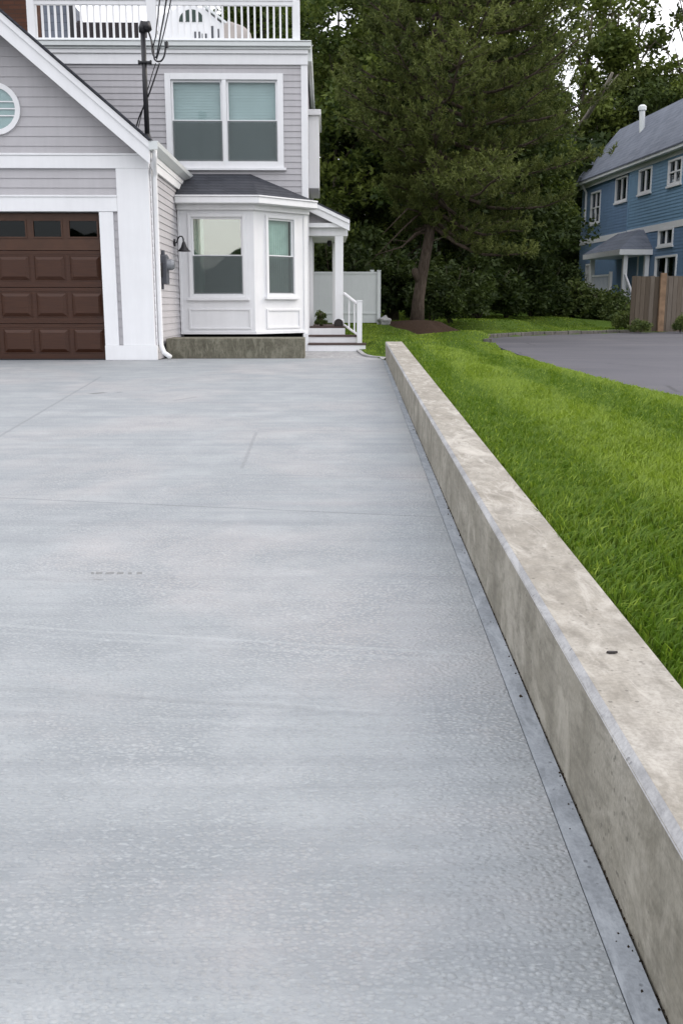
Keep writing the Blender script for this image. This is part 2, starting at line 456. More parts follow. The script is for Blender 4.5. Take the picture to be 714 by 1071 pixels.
M['bark'] = m_bark('pine_bark', (.045, .034, .026), (.115, .09, .072))
M['bark_g'] = m_bark('grey_bark', (.06, .05, .04), (.13, .11, .085))
M['deadwood'] = m_bark('bare_wood', (.13, .12, .10), (.22, .20, .165))
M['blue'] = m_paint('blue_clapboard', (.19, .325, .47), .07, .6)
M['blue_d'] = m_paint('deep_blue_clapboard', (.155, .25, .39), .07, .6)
M['bfence'] = m_wood_fence()
M['postwood'] = m_plain('new_post_wood', (.25, .165, .105), .8, .2, .25, 6)
M['stone'] = m_plain('grey_stone', (.33, .33, .33), .85, .2, .25, 14)
M['beige'] = m_plain('beige_cover', (.42, .38, .36), .8, .2, .1, 4)
M['sofa'] = m_plain('dark_wicker', (.035, .03, .033), .7, .2, .3, 40)
M['pot'] = m_plain('dark_pot', (.03, .026, .025), .6, .3)

# ------------------------------------------------------------------ wall helpers
def mfront(Y): return lambda u, z, d: (u, Y - d, z)
def mside(X): return lambda u, z, d: (X + d, u, z)
def mline(p, q):      # wall standing on plan line p->q, outward to the right of p->q
    p = np.array(p, float); q = np.array(q, float); t = (q - p) / np.linalg.norm(q - p); n = np.array([t[1], -t[0]])
    return lambda u, z, d: (p[0] + t[0] * u + n[0] * d, p[1] + t[1] * u + n[1] * d, z)

def siding(mb, m, u0, u1, z0, z1, ex, holes=(), lim=None, proud=.013):
    nz = max(1, round((z1 - z0) / ex)); ex = (z1 - z0) / nz
    for k in range(nz):
        a, b = z0 + k * ex, z0 + (k + 1) * ex
        la, lb = (u0, u1), (u0, u1)
        if lim: la, lb = lim(a), lim(b)
        cuts = [(max(la[0], lb[0]) if False else None)]
        spans = [(0.0, 1.0, None, None)]
        segs = [[la[0], la[1], lb[0], lb[1]]]
        for (h0, h1, g0, g1) in holes:
            if b > g0 + 1e-4 and a < g1 - 1e-4:
                new = []
                for s in segs:
                    if h1 <= s[0] or h0 >= s[1]: new.append(s); continue
                    if h0 > s[0]: new.append([s[0], h0, s[2], h0])
                    if h1 < s[1]: new.append([h1, s[1], h1, s[3]])
                segs = new
        for (a0, a1, b0, b1) in segs:
            if a1 - a0 < .005: continue
            if b1 - b0 < .002: b0 = b1 = (b0 + b1) / 2; b1 += .002
            lo = [m(a0, a, -.01), m(a1, a, -.01), m(b1, b, -.01), m(b0, b, -.01)]
            hi = [m(a0, a, proud), m(a1, a, proud), m(b1, b, .001), m(b0, b, .001)]
            mb.hexa(lo, hi)

def window(parent, m, u0, u1, z0, z1, cas=.09, units=1, mull=.05, glass='glass', blind=True, screen=True,
           d=.03, sill=True, split=.5, curtain=False, label=None, sashw=.035, back=.25):
    fr = MB().frame(m, u0, u1, z0, z1, cas, -.06, d, wt=cas)
    uw = (u1 - u0 - 2 * cas - mull * (units - 1)) / units
    for k in range(1, units):
        x = u0 + cas + k * uw + (k - 1) * mull
        fr.pbox(m, x, x + mull, z0 + cas, z1 - cas, -.06, d - .004)
    w = fr.build('window', M['white'], parent, .004)
    if label: w['label'] = label
    if sill:
        MB().pbox(m, u0 - .04, u1 + .04, z0 - .045, z0 - .001, -.02, d + .035).build('sill', M['white'], w, .005)
    MB().frame(m, u0 + cas * .5, u1 - cas * .5, z0 + cas * .5, z1 - cas * .5, .012, -back, -.062).pbox(
        m, u0, u1, z0, z1, -back - .02, -back).build('recess', M['room'], w)
    for k in range(units):
        a = u0 + cas + k * (uw + mull) + .001; b = a + uw - .002
        zb, zt = z0 + cas + .001, z1 - cas - .001; zm = zb + (zt - zb) * split
        MB().frame(m, a, b, zm - .012, zt, sashw, -.045, -.012).build('upper_sash', M['white'], w, .003)
        MB().frame(m, a, b, zb, zm + .02, sashw, -.02, .008).build('lower_sash', M['white'], w, .003)
        MB().pbox(m, a + sashw, b - sashw, zm + .02, zt - sashw, -.032, -.027).build('pane', M[glass], w)
        MB().pbox(m, a + sashw, b - sashw, zb + sashw, zm - .015, -.008, -.003).build('pane', M[glass], w)
        if screen:
            MB().pbox(m, a + .012, b - .012, zb + .01, zm + .005, .010, .013).build('insect_screen', M['screen'], w)
        if blind:
            bl = MB(); n = max(6, int((zt - zb) / .045))
            for i in range(n):
                za = zb + (zt - zb) * i / n; zc = zb + (zt - zb) * (i + 1) / n
                bl.hexa([m(a + .01, za, -.10), m(b - .01, za, -.10), m(b - .01, zc, -.105), m(a + .01, zc, -.105)],
                        [m(a + .01, za, -.091), m(b - .01, za, -.091), m(b - .01, zc, -.097), m(a + .01, zc, -.097)])
            bl.build('blind', M['blind'], w)
        if curtain:
            cu = MB(); c0, c1 = (a, a + (b - a) * .22) if curtain == 'left' else (a, b)
            n = 14 if curtain == 'left' else 26; prev = None
            for i in range(n + 1):
                u = c0 + (c1 - c0) * i / n; dd = -.12 + .014 * (i % 2)
                cur = [m(u, zb, dd), m(u, zt, dd)]
                if prev: cu.add([prev[0], cur[0], cur[1], prev[1]], [(0, 1, 2, 3)])
                prev = cur
            cu.build('curtain', M['curtain'], w)
    return w

# ================================================================== the house
YG, YM = 14.5, 17.95
XC = -2.475                                   # garage corner
house = empty('house', (-4.5, YG, 0), 'grey clapboard house with white trim, brown garage door, bay window and roof deck', 'house')
gm = mfront(YG + .05)
CRX = at(-5, 114.5, YG)[0]; XL = 2 * CRX - XC; XMID = (XC + XL) / 2
z_ = lambda y: zx(y, YG)
zr = lambda y: zx(y, 14.2)
ZF1, ZF2 = z_(176.5), z_(163.2)               # upper frieze
ZH1, ZH2 = z_(221.5), z_(206.5)               # door head
DX1 = -3.21; DX0 = 2 * XMID - DX1             # door opening
eave = at(156, 146, 14.2); top0 = at(0, 10.5, 14.2)
SL = (top0[2] - eave[2]) / (eave[0] - top0[0])   # rake slope
zroof = lambda x: eave[2] + SL * (eave[0] - x) if x > XMID else eave[2] + SL * (x - (2 * XMID - eave[0]))
RW = .30                                      # vertical height of the rake board
# siding
g = MB()
def lim_gable(z):
    xr = eave[0] - (z - (eave[2] - .05)) / SL
    xr = min(xr, XC - .01); return (min(2 * XMID - xr, XMID - .004), max(xr, XMID + .004))
siding(g, gm, XL, XC, ZF2, eave[2] + SL * (eave[0] - XMID) - .06, .127, lim=lim_gable)
siding(g, gm, DX0 + .1, -2.93, ZH2, ZF1, .127)
siding(g, gm, DX1, -2.93, .1, ZH1, .125)
sd = MB()
siding(sd, mside(XC), 14.55, 17.95, .0, eave[2] - .2, .099)
g.build('garage_siding', M['siding'], house)
sd.build('side_siding', M['siding'], house)
core = MB().pbox(gm, XL + .02, DX0, 0, ZF2, -.16, -.012).pbox(gm, DX1, XC - .02, 0, ZF2, -.16, -.012).pbox(gm, DX0, DX1, ZH1, ZF2, -.16, -.012)
core.pprism(gm, [(XL + .02, ZF2), (XC - .02, ZF2), (XMID, ZF2 + SL * (XC - XMID))], -.16, -.012)
core.box(XC - .15, XC - .012, 14.72, 17.9, 0, eave[2] - .2).box(XL, XL + .12, 14.72, 17.9, 0, eave[2] - .2)
core.build('garage_wall', M['white2'], house)
# trim
tr = MB().pbox(gm, XL, XC, ZF1, ZF2, -.01, .052)
tr.pbox(gm, XL, XC, ZF2 + .001, ZF2 + .03, -.01, .066)
tr.build('frieze_board', M['white'], house, .004)
MB().pbox(gm, DX0 - .25, -2.945 + .0, ZH1, ZH2, -.01, .055).pbox(gm, DX0 - .25, -2.945, ZH2, ZH2 + .025, -.01, .07).build('door_head', M['white'], house, .004)
for xa, xb in ((DX1, -3.01), (2 * XMID + 3.01, DX0)):
    MB().pbox(gm, xa, xb, .21, ZH1 - .001, -.16, .045).build('door_jamb', M['white'], house, .004)
def pil(xa, xb):
    p = MB().pbox(gm, xa, xb, .21, ZF1 - .001, -.01, .05)
    return p.build('corner_board', M['white'], house, .004)
pil(-2.945, -2.483); pil(2 * XMID + 2.483, 2 * XMID + 2.945)
MB().pbox(gm, -3.212, -2.455, .0, .209, -.01, .062).build('base_board', M['white'], house, .004)
MB().pbox(gm, 2 * XMID + 2.455, 2 * XMID + 3.212, .0, .209, -.01, .062).build('base_board', M['white'], house, .004)
MB().box(XC - .0, XC + .018, 14.551, 14.66, .212, ZF1).build('corner_board', M['white'], house, .003)
# rake boards (front plane 14.2)
def rake(side):
    r = MB(); mm = mfront(14.23)
    s = 1 if side > 0 else -1
    X = lambda x: x if s > 0 else 2 * XMID - x
    e0 = eave[0] + .0; ze = eave[2] - .02
    pts = lambda o0, o1: [(X(e0), ze - o0), (X(XMID), ze + SL * (e0 - XMID) - o0), (X(XMID), ze + SL * (e0 - XMID) - o1), (X(e0), ze - o1)]
    r.pprism(mm, pts(0, .10), 0, .055); r.pprism(mm, pts(.1005, RW), 0, .03)
    if s > 0:
        xr = at(139, 150, 14.2)[0]
        r.pprism(mm, [(xr, zr(157)), (e0 - .02, zr(157)), (e0 - .001, ze - .11), (xr, ze + SL * (e0 - xr) - RW + .03)], 0, .028)
    r.build('rake_board', M['white'], house, .004)
rake(1); rake(-1)
rf = MB()
for s in (1, -1):
    X = lambda x: x if s > 0 else 2 * XMID - x
    e0 = eave[0] + .03; ze = eave[2] - .03
    for y0, y1 in ((14.15, 17.94),):
        lo = [(X(e0), y0, ze), (X(e0), y1, ze), (X(XMID), y1, ze + SL * (e0 - XMID)), (X(XMID), y0, ze + SL * (e0 - XMID))]
        hi = [(p[0], p[1], p[2] + .035) for p in lo]
        rf.hexa(lo, hi)
rf.build('garage_roof', M['shingle'], house)
# eave soffit, fascia and gutter
ex1 = at(165, 156, 14.2)[0]
zg = eave[2] - .02
MB().box(XC + .014, eave[0] - .004, 14.232, 17.93, zg - .20, zg - .16).box(XC + .014, XC + .05, 14.56, 17.93, zg - .32, zg - .201).build('soffit', M['white'], house, .003)
gu = MB(); gx = eave[0] + .002
prof = [(0, 0), (.015, -.005), (.105, .06), (.12, .115), (.112, .115), (.098, .065), (.012, .008), (.008, .115), (0, .115)]
a_ = [(gx + x, 14.17, zg - .115 + z) for x, z in prof]; b_ = [(gx + x, 17.92, zg - .115 + z) for x, z in prof]
gu.hexa(a_, b_)
gu.box(gx, gx + .118, 14.165, 14.17, zg - .11, zg)
gu.build('gutter', M['white2'], house)
MB().box(eave[0] - .022, eave[0] - .001, 14.232, 17.92, zg - .17, zg - .02).build('fascia_board', M['white'], house, .003)
ds = MB().tube([(gx + .05, 14.3, zg - .1), (gx + .045, 14.33, zg - .2), (gx + .02, 14.42, zg - .28), (XC + .07, 14.60, zg - .36), (XC + .055, 14.62, zg - .44),
                (XC + .055, 14.62, .30), (XC + .058, 14.62, .2), (XC + .1, 14.6, .1), (XC + .2, 14.56, .035)], .036, 10)
ds.build('downspout', M['white'], house, smooth=True)
# round window
cxr, czr = CRX, z_(114.5); ro, ri = .345, .275
rw = MB(); n = 40
def ring(mb, m, cx, cz, ra, rb, d0, d1, n=40):
    for k in range(n):
        a, b = 2 * math.pi * k / n, 2 * math.pi * (k + 1) / n
        q = [(cx + ra * math.cos(a), cz + ra * math.sin(a)), (cx + rb * math.cos(a), cz + rb * math.sin(a)),
             (cx + rb * math.cos(b), cz + rb * math.sin(b)), (cx + ra * math.cos(b), cz + ra * math.sin(b))]
        mb.hexa([m(u, z, d0) for u, z in q], [m(u, z, d1) for u, z in q])
ring(rw, gm, cxr, czr, ri, ro, -.005, .045)
rwo = rw.build('round_window', M['white'], house)
dk = [(cxr + ri * math.cos(2 * math.pi * k / n), czr + ri * math.sin(2 * math.pi * k / n)) for k in range(n)]
MB().pprism(gm, dk, .022, .026).build('pane', M['glass'], rwo)
MB().pprism(gm, dk, .0145, .017).build('blind', M['blind'], rwo)
gb = MB()
for zz in (-.092, .0, .092): gb.pbox(gm, cxr - math.sqrt(ri**2 - zz**2), cxr + math.sqrt(ri**2 - zz**2), czr + zz - .008, czr + zz + .008, .027, .036)
gb.pbox(gm, cxr - .008, cxr + .008, czr - ri, czr + ri, .0265, .0345)
gb.build('muntin', M['white'], rwo)
# garage door: four sections
dm = mfront(YG + .13)
ztop = ZH1 - .012; sech = ztop / 4
dmb = MB()
xs = [DX1 - .045 - .513 * k for k in range(20) if DX1 - .045 - .513 * (k + 1) > DX0 - .1]
for k in range(4):
    z0, z1 = k * sech + .004, (k + 1) * sech - .004
    if k == 3: dmb.pbox(dm, DX0 - .02, DX1 + .02, z0, z1, -.05, -.012)
    else: dmb.pbox(dm, DX0 - .02, DX1 + .02, z0, z1, -.05, 0)
    if k < 3:
        dmb.pbox(dm, DX0, DX1, z1 - .05, z1 - .04, 0, .004)
        for x in xs:
            u1, u0 = x, x - .43; a, b = z0 + .10, z1 - .075
            ins = .05
            # sunk border then raised field
            dmb.frame(dm, u0 - .012, u1 + .012, a - .012, b + .012, .012, -.002, .007)
            dmb.hexa([dm(u0, a, .0005), dm(u1, a, .0005), dm(u1, b, .0005), dm(u0, b, .0005)],
                     [dm(u0 + ins, a + ins, .03), dm(u1 - ins, a + ins, .03), dm(u1 - ins, b - ins, .03), dm(u0 + ins, b - ins, .03)])
gd = dmb.build('garage_door', M['door'], house, .002)
MB().pbox(dm, DX0, DX1, -.02, .012, -.03, .006).build('bottom_seal', M['black'], gd)
tp = MB(); z0, z1 = 3 * sech + .004, 4 * sech - .004
wa, wb = z_(248.5), z_(229.5)
tp.pbox(dm, DX0 - .02, DX1 + .02, z0, wa, -.0115, .004); tp.pbox(dm, DX0 - .02, DX1 + .02, wb, z1, -.0115, .004)
edges = [DX1 + .02] + sum([[x - .005, x - .425] for x in xs], []) + [DX0 - .02]
for i in range(0, len(edges), 2): tp.pbox(dm, min(edges[i], edges[i + 1]), max(edges[i], edges[i + 1]), wa, wb, -.0115, .004)
tp.build('top_rail', M['doortop'], gd, .002)
for x in xs:
    MB().pbox(dm, x - .425, x - .005, wa, wb, -.0105, -.006).build('window_pane', M['glass_dark'], gd)
    MB().frame(dm, x - .432, x + .002, wa - .007, wb + .007, .022, .0045, .016).build('window_frame', M['doortop'], gd, .002)
# ---- main block
mm = mfront(YM)
zM = lambda y: zx(y, YM)
XR = at(322, 120, YM)[0]
wu0, wu1 = at(174, 130, YM)[0], at(296.5, 130, YM)[0]; wz0, wz1 = zM(176), zM(77.5)
ms = MB(); siding(ms, mm, -7.6, XR - .10, 1.6, zM(67) + .03, .1025, holes=[(wu0 + .06, wu1 - .06, wz0 + .05, wz1 - .05)])
ms.build('wall_siding', M['siding'], house)
bw = MB().pbox(mm, -7.6, wu0 + .05, 0, zM(46), -.16, -.011).pbox(mm, wu1 - .05, XR - .03, 0, zM(46), -.16, -.011)
bw.pbox(mm, wu0 + .05, wu1 - .05, 0, wz0 + .03, -.16, -.011).pbox(mm, wu0 + .05, wu1 - .05, wz1 - .03, zM(46), -.16, -.011)
bw.box(XR - .19, XR - .03, YM + .17, 26.0, .3, zM(46)).box(-7.6, -7.45, YM + .17, 26, 0, zM(46)).box(-7.6, XR, 25.9, 26, 0, zM(46))
bw.build('main_wall', M['white2'], house)
rs = MB(); siding(rs, mside(XR - .03), YM + .13, 26, .4, zM(67), .1025); rs.build('end_siding', M['siding'], house)
MB().pbox(mm, XR - .115, XR, .0, zM(66), -.13, .028).build('corner_board', M['white'], house, .004)
window(house, mm, wu0, wu1, wz0, wz1, cas=.10, units=2, mull=.07, blind=True, d=.04, sill=True, label='wide double window with pale shades on the upper floor')
# cornice and deck edge
MB().pbox(mm, -7.6, XR + .005, zM(68.5), zM(57.5), -.02, .05).pbox(mm, -7.6, XR + .01, zM(57.5), zM(53.5), -.02, .085).build('frieze_board', M['white'], house, .004)
MB().pbox(mm, -7.6, XR + .055, zM(53.4), zM(51), -.02, .11).pbox(mm, -7.6, XR + .06, zM(50.9), zM(46.2), -.02, .16).pbox(mm, -7.6, XR + .07, zM(46.1), zM(45), -.02, .175).build('gutter', M['white2'], house, .006)
MB().box(-7.6, XR + .07, YM + .021, 26, zM(46), zM(44.3)).build('deck_floor', M['white2'], house)
MB().box(XR + .002, XR + .07, YM + .021, 26, zM(64), zM(46.1)).build('side_eave', M['white2'], house, .004)
# box window on the end wall
bx = MB().box(XR - .02, XR + .18, 19.4, 21.2, zx(197, 19.4), zx(121, 19.4)).box(XR - .02, XR + .22, 19.33, 21.27, zx(121, 19.4) + .001, zx(115, 19.4))
bx.build('box_window', M['white'], house, .006)
# deck railing
YRL = YM + .0
za, zb = zx(45, YRL), zx(2, YRL)
rx0, rx1 = at(32, 24, YRL)[0], at(310.5, 24, YRL)[0]
rl = MB().box(rx0, rx1, YRL - .03, YRL + .03, zx(6.6, YRL), zx(2.2, YRL)).box(rx0, rx1, YRL - .045, YRL + .045, zx(2.1, YRL), zx(.6, YRL)).box(rx0, rx1, YRL - .025, YRL + .025, zx(44.2, YRL), zx(41, YRL))
rail = rl.build('deck_railing', M['white'], house, .004)
for px, w in ((33.5, 7), (159, 9), (310, 6.5)):
    X0 = at(px, 24, YRL)[0]; hw = w / 2 / F * YRL * 1.02
    MB().box(X0 - hw, X0 + hw, YRL - .05, YRL + .05, zM(45) + .0, zx(1.2, YRL)).build('railing_post', M['white'], rail, .004)
k = 0; x = rx0 + .1
while x < rx1 - .06:
    if abs(x - at(159, 24, YRL)[0]) > .11:
        MB().box(x - .016, x + .016, YRL - .016, YRL + .016, zx(41.2, YRL), zx(6.4, YRL)).build('baluster', M['white'], rail)
    x += .1085
# chimney and the set back top storey
c0 = at(-25, 40, 20.0); c1 = at(31, 40, 20.0)
MB().box(c0[0], c1[0], 20.0, 20.9, zM(46), zx(-60, 20)).build('chimney', M['brick'], house)
YT = 23.2; tm = mfront(YT); zt = lambda y: zx(y, YT)
ts = MB(); ta, tb = at(38, 30, YT), at(74, 30, YT)
ts.pprism(tm, [(ta[0], zM(46)), (at(84, 30, YT)[0], zM(46)), (at(72, 0, YT)[0], zt(0)), (ta[0], zt(-6))], -1.2, 0)
ts.build('dormer', M['shingle_b'], house)
MB().pprism(tm, [(at(78.5, 30, YT)[0], zM(46)), (at(86, 30, YT)[0], zM(46)), (at(76, 0, YT)[0], zt(-2)), (at(71, 0, YT)[0], zt(-2))], .001, .12).build('rake_board', M['black'], house)
ty = MB(); tu = lambda px: at(px, 20, YT)[0]
ty.pprism(tm, [(tu(167), zM(46)), (tu(240), zM(46)), (tu(240), zt(32)), (tu(214), zt(10)), (tu(196), zt(4)), (tu(167), zt(18))], -.9, 0)
tob = ty.build('top_storey', M['white'], house)
hw = MB(); cu, cz, rr = tu(200.5), zt(23.5), .26
hp = [(cu + rr * 1.05 * math.cos(math.pi * k / 16), cz + rr * .95 * math.sin(math.pi * k / 16)) for k in range(17)]
hw.pprism(tm, hp, .002, .02); hw.build('arched_window', M['room'], tob)
aw = MB()
for k in range(1, 4): aw.pbox(tm, cu + (k - 2) * .14 - .012, cu + (k - 2) * .14 + .012, cz, cz + rr * (.9 if k == 2 else .8), .021, .03)
aw.build('muntin', M['white'], tob)
for pa, pb, ya, yb in ((203, 209, 34, 41), (211, 216, 36, 41), (220, 223, 28, 41), (226, 229, 31, 40)):
    MB().pbox(tm, tu(pa), tu(pb), zt(yb), zt(ya), .002, .02).build('small_window', M['greymetal'], tob)
MB().hexa([(tu(242.5), YT - .12, zt(31)), (tu(214), YT - .12, zt(8.5)), (tu(214), YT + .9, zt(8.5)), (tu(242.5), YT + .9, zt(31))],
          [(tu(242.5), YT - .12, zt(28.5)), (tu(214), YT - .12, zt(6)), (tu(214), YT + .9, zt(6)), (tu(242.5), YT + .9, zt(28.5))]).build('roof_edge', M['white2'], tob)
# deck furniture
sy = 18.5
sofa = empty('patio_sofa', (at(115, 40, sy)[0], sy, zM(44)), 'dark low patio sofa behind the roof deck railing', 'sofa')
s0, s1 = at(79, 30, sy)[0], at(150, 30, sy)[0]; sz = zx(24, sy); dz = zM(44)
MB().box(s0, s1, sy, sy + .12, dz + .05, sz).build('backrest', M['sofa'], sofa, .02)
MB().box(s0 + .08, s1 - .08, sy + .121, sy + .75, dz + .08, dz + .34).build('seat', M['sofa'], sofa, .02)
for xa in (s0, s1 - .08): MB().box(xa, xa + .079, sy + .121, sy + .75, dz + .05, dz + .5).build('armrest', M['sofa'], sofa, .02)
for xa in (s0 + .02, s1 - .08):
    for ya in (sy + .02, sy + .68): MB().box(xa, xa + .06, ya, ya + .06, dz, dz + .05).build('leg', M['black'], sofa)
cv = MB(); yv = 18.7
pr = [(233, 44), (263, 44), (262.5, 34), (255, 27), (240, 21.5), (234, 24)]
cv.hexa([tuple(at(a, b, yv)) for a, b in pr], [(lambda p: (p[0] - .02, p[1], p[2]))(at(a, b, yv) + np.array([0, .7, 0])) for a, b in pr])
tag(cv.build('furniture_cover', M['beige'], None, .04), 'beige cloth cover draped over furniture on the roof deck', 'furniture cover')
# ---- bay window
YB = 17.0; zB = lambda y: zx(y, YB)
bL, bC = XC + .016, at(266, 280, YB)[0]; bR, yR = bC + .875, YB + .875
z0, z1 = zB(349.5), zB(209)
bf, ba = mfront(YB), mline((bC, YB), (bR, yR))
LA = math.hypot(bR - bC, yR - YB)
def ua(px, Y0=17.4):    # picture column to distance along the angled face
    d = ray(px, 280); k = d[0] / d[1]
    t = (bC - k * YB) / (k - 1) ; return t * math.sqrt(2)
f0, f1 = at(197.6, 270, YB)[0], at(257.6, 270, YB)[0]; fz0, fz1 = zB(311.5), zB(223.5)
a0, a1 = ua(278), ua(309)
ZS = lambda y: zx(y, YB + .45)
bmb = MB()
for m, U, h0, h1, hz0, hz1 in ((bf, (bL, bC), f0 + .03, f1 - .03, fz0 + .03, fz1 - .03), (ba, (0, LA), a0 + .03, a1 - .03, ZS(310.5) + .03, ZS(226) - .03)):
    bmb.pbox(m, U[0], h0, z0, z1, -.1, 0); bmb.pbox(m, h1, U[1], z0, z1, -.1, 0)
    bmb.pbox(m, h0, h1, z0, hz0, -.1, 0); bmb.pbox(m, h0, h1, hz1, z1, -.1, 0)
bay = bmb.build('bay_wall', M['white'], house)
window(house, bf, f0, f1, fz0, fz1, cas=.055, glass='glass_bay', blind=False, curtain='left', d=.03, label='wide bay window with a pale curtain at its left', sashw=.03, back=.7)
window(house, ba, a0, a1, ZS(310.5), ZS(226), cas=.05, glass='glass', blind=False, curtain='full', d=.03, label='narrow bay window with drawn green curtain', sashw=.03)
bt = MB()
bt.frame(bf, at(197.8, 330, YB)[0], at(263, 330, YB)[0], zB(344.5), zB(322.5), .035, 0, .018)
bt.frame(ba, ua(278), ua(313.5), ZS(343.5), ZS(323), .035, 0, .018)
bt.pbox(bf, bL, bC + .02, z0, z0 + .05, 0, .024); bt.pbox(ba, -.01, LA, z0, z0 + .05, 0, .024)
bt.pbox(bf, bL, bL + .04, z0 + .051, z1, 0, .02); bt.pbox(ba, LA - .09, LA, z0 + .051, z1, 0, .016)
bt.build('panel_trim', M['white'], house, .004)
MB().add([(bL, YB + .02, z0 + .02), (bC, YB + .02, z0 + .02), (bR - .02, yR, z0 + .02), (bL, yR, z0 + .02)], [(0, 1, 2, 3)]).build('bay_underside', M['dark'], house)  # near-black sheet: shade under the bay put into the colour
# bay gutter and roof
def off(o): # eave outline offset from bay by o
    k = o * math.tan(R(22.5))
    return [(bL, YB - o), (bC + k, YB - o), (bR + o * .707 + .0, yR - o * .707 + .0), (bR + o * .707 - .02, YM - .02)]
eo = off(.2); zE = zB(205.5)
def slab(mb, poly, za, zb, inner=None):
    n = len(poly); mb.hexa([(x, y, za) for x, y in poly], [(x, y, zb) for x, y in poly])
def ringslab(mb, po, pi, za, zb):
    for i in range(len(po) - 1):
        q = [po[i], po[i + 1], pi[i + 1], pi[i]]
        mb.hexa([(x, y, za) for x, y in q], [(x, y, zb) for x, y in q])
sg = MB(); ringslab(sg, off(.2), off(-.05), zE - .135, zE - .10); ringslab(sg, off(.07), off(.0), zE - .22, zE - .136); sg.build('bay_soffit', M['white'], house, .003)
gg = MB(); ringslab(gg, off(.265), off(.201), zE - .13, zE - .03); ringslab(gg, off(.285), off(.205), zE - .0295, zE - .005); gg.build('bay_gutter', M['white'], house, .006)
rt_ = zx(182.5, YM)
e1 = off(.24); tpL, tpR = at(200, 183, YM)[0], at(262, 183, YM)[0]
V = [(x, y, zE - .012) for x, y in e1] + [(bL, YM - .02, rt_), (tpR, YM - .02, rt_)]
V[3] = (e1[3][0], YM - .02, zE - .012)
V += [(x, y, z - .02) for x, y, z in V]
rb = MB().add(V, [(0, 1, 5, 4), (1, 2, 5), (2, 3, 5), (6, 10, 11, 7), (7, 11, 8), (8, 11, 9), (0, 6, 7, 1), (1, 7, 8, 2), (2, 8, 9, 3), (0, 4, 10, 6), (4, 5, 11, 10), (5, 3, 9, 11)])
rb.build('bay_roof', M['shingle'], house)
# concrete block under the bay
fbx = MB(); fb0, fb1 = at(174.2, 365, 15.1)[0], at(318.2, 365, 15.1)[0]
ztb = zx(354, 15.1)
fbx.box(fb0, fb1, 15.1, 15.85, -.2, ztb)
tag(fbx.build('bay_foundation', M['found'], house, .008), 'stained old concrete foundation block under the bay')
MB().box(bL, bC, YB + .35, YB + .4, -.1, z0 + .02).box(bL, bR - .1, yR, yR + .05, -.1, z0 + .02).build('foundation_wall', M['dark'], house)  # set-back wall, near-black: the recess shade is in its colour
MB().box(bR - .05, bR + .01, 17.55, 17.93, -.05, z0 - .002).box(bR - .07, bR + .02, 17.52, 17.549, -.05, z0 - .002).build('skirt_board', M['white'], house, .003)
# ---- porch
YP = 18.3; zP = lambda y: zx(y, YP); pm = mfront(YP)
px = lambda x, Y=YP: at(x, 280, Y)[0]
prx = at(365.5, 230, YP - .15); PS_ = .464
rid = px(318); zrk = lambda x: prx[2] + PS_ * (prx[0] - x)
pr_ = MB()
for s in (1, -1):
    X = lambda x: x if s > 0 else 2 * rid - x
    lo = [(X(prx[0]), YP - .2, prx[2]), (X(prx[0]), 20.4, prx[2]), (X(rid), 20.4, zrk(rid)), (X(rid), YP - .2, zrk(rid))]
    if s < 0: lo = [(max(p[0], XR + .0) if False else p[0], p[1], p[2]) for p in lo]
    pr_.hexa(lo, [(p[0], p[1], p[2] + .03) for p in lo])
pr_.build('porch_roof', M['shingle'], house)
rk = MB(); q = mfront(YP - .15)
rk.pprism(q, [(prx[0], prx[2] - .002), (rid, zrk(rid) - .002), (rid, zrk(rid) - .07), (prx[0], prx[2] - .07)], 0, .045)
rk.pprism(q, [(prx[0] - .0, prx[2] - .0705), (rid, zrk(rid) - .0705), (rid, zrk(rid) - .19), (prx[0], prx[2] - .19)], -.03, .02)
rk.build('porch_rake', M['white'], house, .003)
MB().pbox(pm, px(318), prx[0] - .03, zP(246.5), zP(238.5), -.12, 0).pbox(pm, px(318), prx[0] + .0, zP(238.4), zP(233.8), -.12, .13).box(px(357), prx[0] - .03, YP + .121, 20.3, zP(246.5), zP(233.8)).build('porch_beam', M['white'], house, .004)
ps = MB(); siding(ps, pm, px(318), px(352), zP(233.6), zP(217), .08, lim=lambda z: (px(314), max(px(314) + .01, prx[0] - .02 - (z - prx[2] + .16) / PS_))); ps.build('gable_siding', M['siding'], house)
MB().box(px(322, 20.2), px(350, 20.2), 20.15, 20.25, zx(254, 20.2), zP(247)).box(XR, prx[0] - .1, YP + .01, 20.14, zP(246.8), zP(245.8)).build('porch_ceiling', M['white2'], house)
MB().lathe([(.03, 0), (.05, -.03), (.045, -.09), (.01, -.11)], (px(344.5, 19.6), 19.6, zP(246.8)), 12).build('ceiling_lamp', M['black'], house, smooth=True)
DZ = .405
cx0, cx1 = px(350.2), px(358.8)
MB().box(cx0, cx1, YP + .005, YP + .155, DZ + .03, zP(246.6)).box(cx0 - .015, cx1 + .015, YP - .01, YP + .17, DZ, DZ + .12).build('porch_column', M['white'], house, .004)
MB().box(px(347.5, 20.2), px(350.2, 20.2), 20.16, 20.24, DZ, zx(254, 20.2)).build('porch_column', M['white'], house, .004)
MB().box(XR, px(360.5, 18.06), 18.06, 20.4, DZ - .03, DZ).build('porch_floor', M['tread'], house)
for ya in (18.5, 19.6): MB().box(XR, XR + .06, ya, ya + .1, DZ, 2.1).build('door_casing', M['white'], house)
for yy, xr_, zt_, zb_ in ((17.5, 382.5, .124, -.03), (17.78, 372.8, .258, .124), (18.06, 360.8, .405, .258)):
    MB().box(XR - .02, px(xr_, yy), yy, yy + .4 if yy < 18 else 20.4, zb_, zt_ - .031).build('step', M['white'], house, .003)
    if yy < 18: MB().box(XR - .02, px(xr_, yy) + .012, yy - .018, yy + .28, zt_ - .03, zt_).build('tread', M['tread'], house, .003)
